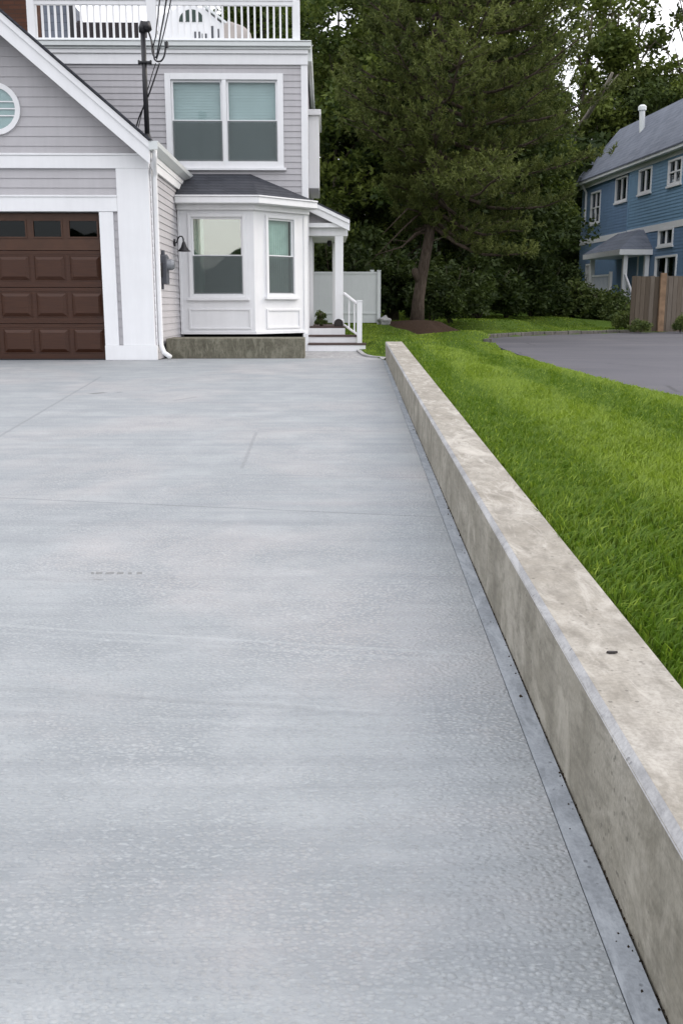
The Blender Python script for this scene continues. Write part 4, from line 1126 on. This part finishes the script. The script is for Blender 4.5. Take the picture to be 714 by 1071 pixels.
# ---- woods
P1 = [*crown_tree(11, 12.5, 3.4, 1.2, 150, 170, .115, M['leaf'], None, clump=.8)]
P2 = [*crown_tree(23, 12.0, 3.0, 1.6, 135, 170, .105, M['leaf'], None, clump=.72, nlimb=13)]
P3 = [*crown_tree(37, 11.0, 3.6, .6, 170, 170, .12, M['leaf_d'], None, clump=.85)]
P4 = [*crown_tree(41, 19.0, 3.9, 8.5, 42, 105, .17, M['leaf'], None, trunk=.30, open_=True, clump=.85, nlimb=13, lean=(.9, 0))]
P5 = [*crown_tree(59, 20.0, 4.2, 9.0, 40, 105, .17, M['leaf'], None, trunk=.27, open_=True, clump=.8, nlimb=12, lean=(-.6, .3))]
def spot(px_, Y): return (at(px_, 300, Y)[0], Y)
W = 'trees of the wood behind the houses'
woods = [
    (P1, 352, 32, .80, .3, 'broad_tree', 'bushy green tree rising behind the porch roof and vinyl fence'),
    (P2, 283, 36, .95, 1.2, 'broad_tree', 'leafy tree seen through the right end of the roof deck railing'),
    (P2, 385, 36, .98, 2.2, 'broad_tree', 'tall tree just left of the big pine with its top against the sky'),
    (P3, 268, 44, 1.12, .4, 'broad_tree', 'dark tree far behind the middle of the roof deck railing'),
    (P3, 410, 33, .72, 4.0, 'broad_tree', 'dark tree in shade behind the pine trunk'),
    (P1, 460, 40, 1.12, 5.1, 'broad_tree', 'tall leafy tree directly behind the top of the pine'),
    (P3, 500, 37, .80, .9, 'broad_tree', 'dark low crowned tree behind the right boughs of the pine'),
    (P2, 530, 44, .92, 3.3, 'broad_tree', 'green tree right of the pine with sky gaps at its top'),
    (P3, 498, 43, .84, 2.0, 'broad_tree', 'dense dark tree just right of the pine crown'),
    (P1, 518, 52, .92, 1.5, 'broad_tree', 'bushy tree between the pine and the blue house'),
    (P3, 575, 62, .95, 5.5, 'broad_tree', 'dark tree behind the far corner of the blue house'),
    (P1, 640, 66, 1.12, 2.7, 'broad_tree', 'round crowned tree behind the left end of the blue roof'),
    (P3, 685, 64, 1.22, 1.1, 'broad_tree', 'dark tree behind the vent pipe of the blue house'),
    (P2, 725, 60, 1.12, 3.9, 'broad_tree', 'leafy tree above the right end of the blue roof'),
    (P4, 592, 66, 1.02, .2, 'tall_tree', 'tall thin crowned tree with open sky round its limbs, right of the pine'),
    (P5, 622, 70, 1.02, 2.6, 'tall_tree', 'tall tree with a forked bare trunk above the dark trees'),
    (P4, 655, 68, 1.05, 4.1, 'tall_tree', 'tall spreading tree with bare limbs above the vent pipe'),
    (P5, 705, 66, 1.08, 1.0, 'tall_tree', 'tall leafy tree at the right edge of the picture'),
    (P5, 555, 62, .95, 5.0, 'tall_tree', 'tall open tree peeping over the right shoulder of the pine'),
]
for pr0, px_, Y, sc, rz, nm, lab in woods:
    x, y = spot(px_, Y)
    plant_tree(nm, pr0, (x, y, .3 if Y < 50 else .6), lab, 'tree', W, M['bark_g'], sc, rz)
# far wood, closing the view between the trunks
r = np.random.default_rng(3); C, Rr, N_, T = [], [], [], []
for k in range(420):
    x = -16 + 60 * r.random(); y = 52 + 10 * r.random() + max(0, x - 16) * .8
    zmax = np.interp(x, [-16, -4, 0, 6, 12, 22, 44], [4, 8, 10, 9.5, 8, 9, 9]); z = .8 + zmax * r.random()**.8
    C.append(np.array([x, y, z])); Rr.append(1.1 + .8 * r.random()); N_.append(95); T.append(.35 + r.normal(0, .2))
V, Fc, tint = leaf_cloud(r, C, Rr, N_, .26, T)
tag(link(np_mesh('far_wood', V, [Fc], M['leaf_d'], tint), 'far_wood'), 'dark far wood closing the view between the tree trunks', 'wood', None, 'stuff')
# leaning bare trunk
lt = MB().tube([at(600, 140, 60), at(613, 122, 58), at(632, 92, 56), at(640, 76, 55.5)], [.16, .14, .11, .08], 8)
lt.tube([at(622, 108, 57), at(634, 92, 56.8), at(646, 78, 56.6)], [.06, .05, .03], 6)
lt.tube([at(600, 140, 60), at(596, 170, 61), np.array([15.3, 62, .2])], [.16, .18, .2], 8)
tag(lt.build('bare_trunk', M['deadwood'], None, smooth=True), 'pale bare dead trunk leaning among the dark trees left of the vent pipe', 'tree trunk')

# ---- shrubs
def shrub(seed, h, rad, mat, leaf, ncl=34, per=110, clump=.34):
    r = np.random.default_rng(seed); tb = MB(); C, Rr, N_, T = [], [], [], []
    for k in range(7):
        a = k * .9 + r.random(); e = np.array([math.cos(a) * rad * .6, math.sin(a) * rad * .6, h * .8])
        tb.tube([(0, 0, -.05), e * .5 + np.array([0, 0, .05]), e], [.03, .02, .006], 5)
    for k in range(ncl):
        d = unit(r.normal(size=3)); d[2] = abs(d[2]); rr = .55 + .45 * r.random()
        C.append(np.array([d[0] * rad * rr, d[1] * rad * rr, h * (.18 + .72 * d[2] * rr)])); Rr.append(clump * (.7 + .6 * r.random())); N_.append(per); T.append(.45 + r.normal(0, .2))
    V, Fc, tint = leaf_cloud(r, C, Rr, N_, leaf, T, droop=.1)
    return [tb, np_mesh('foliage', V, [Fc], mat, tint)]
S1, S2 = shrub(3, 1.5, 1.0, M['shrub'], .075), shrub(8, 1.1, .9, M['shrub'], .06)
S3, S4 = shrub(15, 2.6, 1.5, M['leaf_d'], .085, 52, 120, .5), shrub(21, 2.2, 1.7, M['leaf_d'], .09, 52, 120, .5)
GA, GB = 'shrubs in front of the blue house', 'dark shrubs under the trees'
for pr0, px_, Y, zf, sc, rz, lab, gname in [
    (S2, 583, 40, .24, (.95, .95, .95), .2, 'pale low shrub at the left end of the blue house bed', GA),
    (S1, 600, 41, .24, (1.1, 1.1, 1.2), 1.0, 'full rounded shrub at the far corner of the blue porch', GA),
    (S1, 622, 40, .2, (1.0, 1.0, .9), 2.0, 'shrub under the white porch railing', GA),
    (S2, 637, 38, .15, (1.15, 1.15, 1.2), 3.1, 'shrub in front of the blue porch steps', GA),
    (S1, 648, 36.5, .1, (.6, .6, .65), 4.1, 'leafy shrub left of the wooden fence end', GA),
    (S2, 656, 31.5, .05, (.45, .45, .55), 5.1, 'light green shrub touching the wooden fence end', GA),
    (S2, 672, 29.4, .0, (.42, .35, .36), .7, 'small low shrub at the foot of the wooden fence', GA),
    (S2, 714, 29.4, .0, (.3, .3, .5), 2.7, 'small shrub at the fence foot by the right picture edge', GA),
    (S3, 408, 29, .35, (.85, .85, .8), .3, 'dark shrub just right of the vinyl fence end', GB),
    (S4, 452, 27.5, .3, (.6, .6, .6), 1.3, 'dark shrub right behind the pine trunk', GB),
    (S3, 470, 29, .3, (.85, .85, .75), 2.3, 'dark shrub right of the pine trunk', GB),
    (S4, 500, 33, .3, (1, 1, .9), 3.3, 'broad dark shrub at the back edge of the lawn', GB),
    (S3, 530, 36, .3, (1, 1, .9), 4.3, 'dark shrub midway along the back of the lawn', GB),
    (S4, 556, 38, .3, (1, 1, 1.0), 5.3, 'dark shrub near the right end of the back lawn', GB),
    (S3, 566, 43, .3, (1.1, 1.1, 1.1), .8, 'dark shrub in the shade left of the blue house', GB),
    (S4, 380, 30, .35, (1.1, 1.0, 1.2), 2.8, 'dark shrub rising behind the vinyl fence', GB),
    (S3, 350, 28, .3, (1.0, .8, 1.0), 3.8, 'dark shrub behind the vinyl fence seen through the porch', GB),
]:
    x, y = spot(px_, Y)
    plant_tree('shrub', pr0, (x, y, zf), lab, 'shrub', gname, M['bark_g'], sc, rz, 'stem', 'foliage')
# porch plant, ornament, rock
pot_x = at(336, 338, 18.6)[0]
pp = shrub(31, .30, .10, M['shrub'], .022, 22, 60, .055)
po = plant_tree('porch_plant', pp, (pot_x, 18.45, DZ), 'small brownish green shrub standing on the porch floor', 'plant', None, M['bark_g'], 1, 0, 'stem', 'foliage')
orx = at(354, 338, 18.15)[0]
om = MB(); ap_ = [(.085 * math.cos(math.pi * k / 14), .05 + .085 * math.sin(math.pi * k / 14)) for k in range(15)] + [(-.085, 0), (.085, 0)]
om.hexa([(orx + u, 18.10, DZ + z) for u, z in ap_], [(orx + u, 18.17, DZ + z) for u, z in ap_])
tag(om.build('porch_ornament', M['pot'], None, .01), 'small dark arched object on the porch edge at the column foot', 'ornament')
rk_ = bmesh.new(); bmesh.ops.create_icosphere(rk_, subdivisions=3, radius=.16)
for v in rk_.verts:
    v.co *= 1 + .16 * math.sin(v.co.x * 31 + 1) * math.cos(v.co.y * 27) + .1 * math.sin(v.co.z * 40)
    v.co.z *= .75
rme = bpy.data.meshes.new('rock'); rk_.to_mesh(rme); rk_.free(); rme.materials.append(M['stone'])
rp = at(402, 338, 23.7); ro_ = link(rme, 'rock'); ro_.location = (rp[0], 23.7, rp[2] + .05); tag(ro_, 'pale grey rock beside the vinyl fence end post', 'rock')

# ---- grass blades
def blades():
    r = np.random.default_rng(99); PX, PY, DEN = [], [], []
    for y0, y1, den in ((.7, 2.2, 13000), (2.2, 3.5, 11000), (3.5, 5.5, 8000), (5.5, 8, 5200), (8, 11, 3200), (11, 16, 1700), (16, 24, 560), (24, 44, 170)):
        xa_, xb_ = (.6, max(3.1, .43 * y1 + .5)) if y0 < 15 else (.2, .36 * y1 + .5)
        n = int((xb_ - xa_) * (y1 - y0) * den); x = xa_ + (xb_ - xa_) * r.random(n); y = y0 + (y1 - y0) * r.random(n)
        PX.append(x); PY.append(y)
    x = np.concatenate(PX); y = np.concatenate(PY)
    ok = np.where(y < 14.55, x > wtop_r(y) + .008, x > walk_edge(y) + .075)
    ok &= (x < .43 * y + .5) | (r.random(len(x)) < .3)
    ok &= ~inside(x, y)
    ok &= ~((x - 2.35)**2 / 1.25**2 + (y - 24.3)**2 / 1.8**2 < 1)
    ok &= ~((y > 34) & (x > 7.8 + (40 - y) * .3) & (x > 7.8))
    x, y = x[ok], y[ok]; n = len(x); z = terr(x, y)
    # mowing passes run along the wall; blades lean with the pass
    u = x - .035 * y; stripe = np.sin(2 * np.pi * (u + .25 * np.sin(y * .12)) / 1.15)
    pn = lambda f, a, b: np.sin(x * f + a) * np.cos(y * f * .8 + b)
    patch = .5 * pn(1.7, .3, 1.1) + .35 * pn(3.9, 2, .2) + .3 * pn(9.1, 1, 2) + .25 * pn(17, 2, 1)
    hgt = (.036 + .025 * r.random(n) + .006 * patch) * np.interp(y, [0, 4, 12, 20, 40], [1.0, .95, .8, .6, .7])
    wid = np.interp(y, [1, 3, 6, 12, 24, 44], [.0028, .0032, .0042, .0070, .013, .028]) * (.7 + .6 * r.random(n))
    cell = .055 * np.interp(y, [0, 6, 20], [1, 1.6, 5]); ha = np.sin(np.floor(x / cell) * 127.1 + np.floor(y / cell) * 311.7) * 43758.5453; ha = (ha - np.floor(ha)) * 2 * np.pi
    an = np.where(r.random(n) < .5, r.random(n) * 2 * np.pi, ha + r.normal(0, .75, n)); ld = np.stack([np.cos(an), np.sin(an), np.zeros(n)], -1)
    bias = np.stack([.10 + .15 * pn(5, 1, 1), .22 * np.sign(stripe) * np.minimum(1, np.abs(stripe) * 2), np.zeros(n)], -1)
    lean = unit(ld * .9 + bias) * (hgt * (.12 + .75 * r.random(n)**1.3))[:, None]
    w = np.stack([-np.sin(an + .9), np.cos(an + .9), np.zeros(n)], -1) * wid[:, None]
    b = np.stack([x, y, z - .004], -1); up_ = np.array([0, 0, 1.0])
    m1 = b + lean * .28 + up_ * (hgt * .58)[:, None]; tp_ = b + lean + up_ * (hgt * (.62 + .38 * r.random(n)))[:, None]
    V = np.stack([b - w, b + w, m1 + w * .85, m1 - w * .85, tp_], 1).reshape(-1, 3)
    i0 = np.arange(n)[:, None] * 5
    Q = i0 + np.array([[0, 1, 2, 3]]); T3 = i0 + np.array([[3, 2, 4]])
    tint = np.clip(.42 + .13 * patch + r.normal(0, .17, n) + .20 * np.clip(stripe * 2, -1, 1), 0, 1)  # stripe term paints the light and dark sheen of leaning blades
    tint = np.where(r.random(n) < .05, 1.0, tint)
    return np_mesh('grass_blades', V, [Q, T3], M['grass'], np.concatenate([tint, tint]))
tag(link(blades(), 'grass_blades'), 'bright green mown lawn grass beside the retaining wall', 'grass', None, 'stuff')

# ================================================================== the blue house
YA = 52.0
Ax = at(604, 300, YA)[0]; SLB = .0623
def fy(px_):            # depth where picture column meets the facade
    d = ray(px_, 300); k = d[0] / d[1]; return (Ax + SLB * YA) / (k + SLB)
bm_ = mline((Ax, YA), (Ax + SLB * 18, YA - 18))
# outward of mline is to the right of travel: travel is towards -Y, right is -X
Lf = math.hypot(1, SLB)
def fu(px_): return (YA - fy(px_)) * Lf
def fz(px_, y): return at(px_, y, fy(px_))[2]
bh = empty('blue_house', (Ax, YA - 8, .2), 'blue clapboard house with white windows, grey roof and small porch', 'house')
ZE = (fz(608, 192) + fz(697, 160.3)) / 2; ZBD = (fz(610, 254) + fz(700, 234)) / 2
LBH = 17.0; uS = fu(654.5)
wins = [(613.5, 623.3, 200, 234), (638, 650, 184.5, 211), (664, 677.2, 175.5, 202), (693.8, 707.8, 165.5, 193), (687.8, 703.4, 238.5, 257), (686.4, 709, 267, 292), (611.6, 616, 276, 297)]
WR = []
for a, b, ya, yb in wins:
    WR.append((fu(a), fu(b), fz((a + b) / 2, yb), fz((a + b) / 2, ya)))
def bs(name, u0, u1, za, zb, mat, d0=0.0):
    mb = MB(); m = (lambda u, z, d: bm_(u, z, d + d0))
    siding(mb, m, u0, u1, za, zb, .135, proud=.016, holes=[(w[0] + .06, w[1] - .06, w[2] + .06, w[3] - .06) for w in WR]); return mb.build(name, mat, bh)
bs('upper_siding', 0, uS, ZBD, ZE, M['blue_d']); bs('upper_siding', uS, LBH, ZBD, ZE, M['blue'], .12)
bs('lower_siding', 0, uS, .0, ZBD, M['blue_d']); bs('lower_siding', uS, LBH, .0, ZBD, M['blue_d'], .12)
bkp = lambda d: [bm_(0, 0, -d), bm_(LBH, 0, -d)]
q0, q1 = bm_(0, 0, -.35), bm_(LBH, 0, -.35); WID = 5.2; q2, q3 = bm_(LBH, 0, -WID), bm_(0, 0, -WID)
MB().hexa([(p[0], p[1], -.1) for p in (q0, q1, q2, q3)], [(p[0], p[1], ZE) for p in (q0, q1, q2, q3)]).build('wall_core', M['blue_d'], bh)
eg = MB(); siding(eg, mline(bm_(LBH, 0, 0)[:2], bm_(LBH, 0, -WID)[:2]), 0, WID, 0, ZE, .135); siding(eg, mline(bm_(0, 0, -WID)[:2], bm_(0, 0, 0)[:2]), 0, WID, 0, ZE, .135); eg.build('end_siding', M['blue_d'], bh)
# bands, corner boards
MB().pbox(bm_, -.02, uS - .05, ZBD - .13, ZBD + .13, 0, .035).pbox(bm_, uS + .05, LBH, ZBD - .13, ZBD + .13, .1, .155).build('belt_board', M['white'], bh)
MB().pbox(bm_, uS - .07, uS + .05, 0, ZE, -.01, .14).build('corner_board', M['blue'], bh)
MB().pbox(bm_, 0, LBH, ZE - .2, ZE - .02, .125, .16).pbox(bm_, -.1, LBH, ZE - .019, ZE + .10, .1, .40).build('eave_gutter', M['white2'], bh)
for px_, yb in ((609.2, 234),):
    u = fu(px_); MB().tube([bm_(u, ZE, .3), bm_(u, ZE - .2, .2), bm_(u, ZE - .4, .07), bm_(u, fz(px_, yb), .07)], .055, 8).build('downspout', M['white'], bh)
for i, (w, (a, b, ya, yb)) in enumerate(zip(WR, wins)):
    d0 = .12 if w[0] > uS else 0
    m = (lambda u, z, d, d0=d0: bm_(u, z, d + d0))
    fr = MB().frame(m, *w, .085, -.1, .05); um = (w[0] + w[1]) / 2; zm = (w[2] + w[3]) / 2
    fr.pbox(m, um - .025, um + .025, w[2] + .085, w[3] - .085, -.05, .03)
    if i in (0, 3, 6): fr.pbox(m, w[0] + .085, um - .026, zm - .025, zm + .025, -.05, .03).pbox(m, um + .026, w[1] - .085, zm - .025, zm + .025, -.05, .03)
    fo = fr.build('window', M['white'], bh)
    MB().pbox(m, w[0] - .05, w[1] + .05, w[2] - .08, w[2] - .001, .0, .08).build('sill', M['white'], fo)
    MB().pbox(m, w[0] + .08, w[1] - .08, w[2] + .08, w[3] - .08, -.045, -.04).build('pane', M['glass_far'], fo)
    MB().pbox(m, w[0] + .05, w[1] - .05, w[2] + .05, w[3] - .05, -.28, -.25).build('recess', M['room'], fo)
# roof
rid_z = zx(134.5, YA); rw_ = WID / 2
hx_ = at(650.5, 134.5, YA)[0] - Ax; 
ro0 = lambda u: bm_(u, ZE + .09, .42); ri0 = lambda u: bm_(u, rid_z, -hx_); rb0 = lambda u: bm_(u, ZE + .09, -hx_ * 2 - .4)
rr = MB()
rr.hexa([ro0(-.3), ro0(LBH + .3), ri0(LBH + .3), ri0(-.3)], [tuple(np.array(p) + (0, 0, .07)) for p in (ro0(-.3), ro0(LBH + .3), ri0(LBH + .3), ri0(-.3))])
rr.hexa([rb0(-.3), rb0(LBH + .3), ri0(LBH + .3), ri0(-.3)], [tuple(np.array(p) + (0, 0, .07)) for p in (rb0(-.3), rb0(LBH + .3), ri0(LBH + .3), ri0(-.3))])
roof = rr.build('roof', M['shingle_b'], bh)
gb_ = MB()
for u in (0.0, LBH): gb_.add([bm_(u, ZE, -.02), bm_(u, ZE, -hx_ * 2), bm_(u, rid_z - .02, -hx_)], [(0, 1, 2)])
gb_.build('gable_wall', M['blue_d'], bh)
vp0 = np.array(ri0(fu(690))); vb = at(671.5, 141, 47.3); vt = at(671.0, 115.5, 47.3)
MB().tube([vb - np.array([0, 0, .4]), vt], .13, 12).lathe([(.13, -.02), (.19, 0), (.19, .16), (.1, .24)], tuple(vt), 12).build('vent_pipe', M['white2'], roof)
# porch of the blue house
PE = lambda y, Y: zx(y, Y)
Yn = fy(681); pn_ = bm_(fu(681), 0, .12); prj = 1.3
u1p, u0p = fu(681), fu(681) - 4.4
zpe = at(664, 261, Yn)[2]; zpt = fz(650, 244.5); zfl = at(640, 308.5, Yn + 1.5)[2]
pe = [bm_(u0p - .2, zpe, .1), bm_(u0p - .2, zpe, prj + .25), bm_(u1p + .2, zpe, prj + .25), bm_(u1p + .2, zpe, .1)]
pt_ = [bm_(u0p + .9, zpt, .125), bm_(u0p + .9, zpt, .35), bm_(u1p - .9, zpt, .35), bm_(u1p - .9, zpt, .125)]
po_ = MB().hexa(pe, pt_).build('porch_roof', M['shingle_b'], bh)
MB().hexa([tuple(np.array(p) - (0, 0, .22)) for p in pe], [tuple(np.array(p) - (0, 0, .003)) for p in pe]).build('porch_fascia', M['white'], bh)
MB().hexa([bm_(u0p, zfl - .2, .13), bm_(u0p, zfl - .2, prj), bm_(u1p, zfl - .2, prj), bm_(u1p, zfl - .2, .13)], [bm_(u0p, zfl, .13), bm_(u0p, zfl, prj), bm_(u1p, zfl, prj), bm_(u1p, zfl, .13)]).build('porch_floor', M['white2'], bh)
MB().hexa([bm_(u0p + .1, -.1, .13), bm_(u0p + .1, -.1, prj - .1), bm_(u1p - .1, -.1, prj - .1), bm_(u1p - .1, -.1, .13)], [bm_(u0p + .1, zfl - .201, .13), bm_(u0p + .1, zfl - .201, prj - .1), bm_(u1p - .1, zfl - .201, prj - .1), bm_(u1p - .1, zfl - .201, .13)]).build('porch_base', M['blue_d'], bh)
for u, d in ((u0p + .12, prj - .12), (u1p - .12, prj - .12), (u1p - .12, .25)):
    MB().pbox(lambda a, z, dd: bm_(a, z, dd), u - .09, u + .09, zfl, zpe - .22, d - .09, d + .09).build('porch_column', M['white'], bh)
rg = MB(); rg.pbox(bm_, u0p + .21, u0p + 2.6, zfl + .82, zfl + .9, prj - .15, prj - .08).pbox(bm_, u0p + .21, u0p + 2.6, zfl + .08, zfl + .14, prj - .14, prj - .09).pbox(bm_, u0p + 2.6, u0p + 2.72, zfl, zfl + 1.0, prj - .17, prj - .05)
rgo = rg.build('porch_railing', M['white'], bh)
for k in range(14):
    u = u0p + .3 + k * .17; MB().pbox(bm_, u, u + .035, zfl + .141, zfl + .819, prj - .13, prj - .095).build('baluster', M['white'], rgo)
sr = MB()
for d in (prj - .12,):
    a, b = np.array(bm_(u1p, zfl + .85, d)), np.array(bm_(u1p + 1.5, .75, d)); sr.tube([a, b], .045, 6)
    a2, b2 = np.array(bm_(u1p, zfl + .12, d)), np.array(bm_(u1p + 1.5, .05, d)); sr.tube([a2, b2], .04, 6)
    for k in range(8): f = (k + .7) / 8.4; sr.tube([a + (b - a) * f, a2 + (b2 - a2) * f], .02, 5)
sr.build('stair_railing', M['white'], bh)
st = MB()
for k in range(5): st.hexa([bm_(u1p + .28 * k, -.1, .3), bm_(u1p + .28 * k, -.1, prj - .15), bm_(u1p + .28 * (k + 1), -.1, prj - .15), bm_(u1p + .28 * (k + 1), -.1, .3)], [bm_(u1p + .28 * k, zfl - .2 * (k + 1), .3), bm_(u1p + .28 * k, zfl - .2 * (k + 1), prj - .15), bm_(u1p + .28 * (k + 1), zfl - .2 * (k + 1), prj - .15), bm_(u1p + .28 * (k + 1), zfl - .2 * (k + 1), .3)])
st.build('porch_steps', M['blue_d'], bh)
ud0, ud1 = u1p - 1.35, u1p - .45
MB().frame(bm_, ud0, ud1, zfl, zfl + 1.95, .1, .12, .19).build('door_casing', M['white'], bh)
MB().pbox(bm_, ud0 + .1, ud1 - .1, zfl + .1, zfl + 1.85, .12, .15).build('door', M['blue'], bh)

# ---- wooden fence
YW = 30.5
wf = empty('wooden_fence', (at(690, 340, YW)[0], YW, zx(345, YW)), 'weathered brown board fence with a newer tan post by the asphalt', 'fence')
wx0, wx1 = at(658.5, 320, YW)[0], at(714, 320, YW)[0] + 5; zt_, zb_ = zx(288.5, YW), zx(347, YW)
bo = MB(); x = math.floor(wx0 / .142) * .142 + .142
while x < wx1:
    bo.box(x + .004, x + .138, YW + .012 * rng.random(), YW + .035, zb_, zt_ + rng.normal(0, .012)); x += .142
bo.build('boards', M['bfence'], wf)
MB().box(wx0 + .1, wx1, YW + .04, YW + .08, zt_ - .3, zt_ - .2).box(wx0 + .1, wx1, YW + .04, YW + .08, zb_ + .3, zb_ + .4).build('rail', M['bfence'], wf)
pxw = at(691, 320, YW)[0]
MB().box(pxw - .10, pxw + .08, YW - .11, YW - .003, zb_, zx(285.5, YW)).build('post', M['postwood'], wf, .01)

# ---- low wooded ridge behind the photographer (what the window panes mirror)
rd = MB(); n = 260; pts = []
for k in range(n + 1):
    a = math.pi * (.06 + .41 * k / n) if False else math.pi + math.pi * k / n; rad = 150
    h = 10.2 + 1.8 * math.sin(k * .31) + 1.2 * math.sin(k * .83 + 1) + .7 * math.sin(k * 2.1) + rng.normal(0, .35)
    pts.append((rad * math.cos(a), rad * math.sin(a), h))
vs = []
for x, y, h in pts: vs += [(x * .93, y * .93, -.5), (x, y, h), (x * 1.1, y * 1.1, -.5)]
fs = []
for k in range(n):
    for j in range(2): fs.append((3 * k + j, 3 * k + 3 + j, 3 * k + 4 + j, 3 * k + 1 + j))
rd.add(vs, fs); tag(rd.build('hills', M['leaf_d'], None, smooth=True), kind='structure')

rd2 = MB(); vs = []
for k in range(61):
    x = -6 + 70 * k / 60; y = 78 + .2 * abs(x - 10); h = 8.0 + 1.2 * math.sin(k * .7) + .8 * math.sin(k * 1.9)
    if x < 0: h *= .75
    vs += [(x, y - 9, -.3), (x, y - 3, h * .7), (x, y, h), (x, y + 12, -.3)]
fs = [(4 * k + j, 4 * k + 4 + j, 4 * k + 5 + j, 4 * k + 1 + j) for k in range(60) for j in range(3)]
rd2.add(vs, fs); tag(rd2.build('hillside', M['leaf_d'], None, smooth=True), kind='structure')

# ================================================================== sky, sun, camera
SUN_EL, SUN_AZ = R(32), R(70)        # azimuth clockwise from +Y
w = bpy.data.worlds.new('World'); S.world = w; w.use_nodes = True
t = w.node_tree; t.nodes.clear()
sky = t.nodes.new('ShaderNodeTexSky'); sky.sky_type = 'NISHITA'; sky.sun_disc = False
sky.sun_elevation = SUN_EL; sky.sun_rotation = SUN_AZ; sky.dust_density = 2.0; sky.air_density = 1.0
tc = t.nodes.new('ShaderNodeTexCoord')
nz = t.nodes.new('ShaderNodeTexNoise'); nz.inputs['Scale'].default_value = 2.2; nz.inputs['Detail'].default_value = 6
t.links.new(tc.outputs['Generated'], nz.inputs['Vector'])
mr = t.nodes.new('ShaderNodeMapRange'); mr.inputs[1].default_value = .3; mr.inputs[2].default_value = .62; mr.inputs[3].default_value = .62; mr.inputs[4].default_value = .95
t.links.new(nz.outputs['Fac'], mr.inputs[0])
mx = t.nodes.new('ShaderNodeMix'); mx.data_type = 'RGBA'
mx.inputs[7].default_value = (9.6, 9.55, 9.9, 1)
t.links.new(mr.outputs[0], mx.inputs[0]); t.links.new(sky.outputs[0], mx.inputs[6])
bg = t.nodes.new('ShaderNodeBackground'); bg.inputs[1].default_value = .12
t.links.new(mx.outputs[2], bg.inputs[0])
wo = t.nodes.new('ShaderNodeOutputWorld'); t.links.new(bg.outputs[0], wo.inputs[0])
sl = bpy.data.lights.new('sun', 'SUN'); sl.energy = .7; sl.angle = R(25); sl.color = (1.0, .88, .74)
so = bpy.data.objects.new('sun', sl); COL.objects.link(so)
sd_ = Vector((math.sin(SUN_AZ) * math.cos(SUN_EL), math.cos(SUN_AZ) * math.cos(SUN_EL), math.sin(SUN_EL)))
so.rotation_euler = sd_.to_track_quat('Z', 'Y').to_euler(); so.location = (20, 10, 30)

cam = bpy.data.cameras.new('camera'); co_ = bpy.data.objects.new('camera', cam); COL.objects.link(co_)
cam.sensor_fit = 'VERTICAL'; cam.sensor_height = 24; cam.sensor_width = 16; cam.lens = F / 1071 * 24
cam.clip_start = .05; cam.clip_end = 2000
co_.location = (0, 0, CAMZ)
from mathutils import Matrix
co_.rotation_euler = Matrix(((RT[0], UP[0], -FW[0]), (RT[1], UP[1], -FW[1]), (RT[2], UP[2], -FW[2]))).to_euler()
S.camera = co_
S.view_settings.view_transform = 'Standard'; S.view_settings.look = 'None'; S.view_settings.exposure = 0.80; S.view_settings.gamma = 1
S.view_settings.use_curve_mapping = False
S.render.engine = 'CYCLES'
S.cycles.max_bounces = 6; S.cycles.transparent_max_bounces = 12; S.cycles.diffuse_bounces = 3; S.cycles.glossy_bounces = 3
S.cycles.use_denoising = True
S.render.film_transparent = False
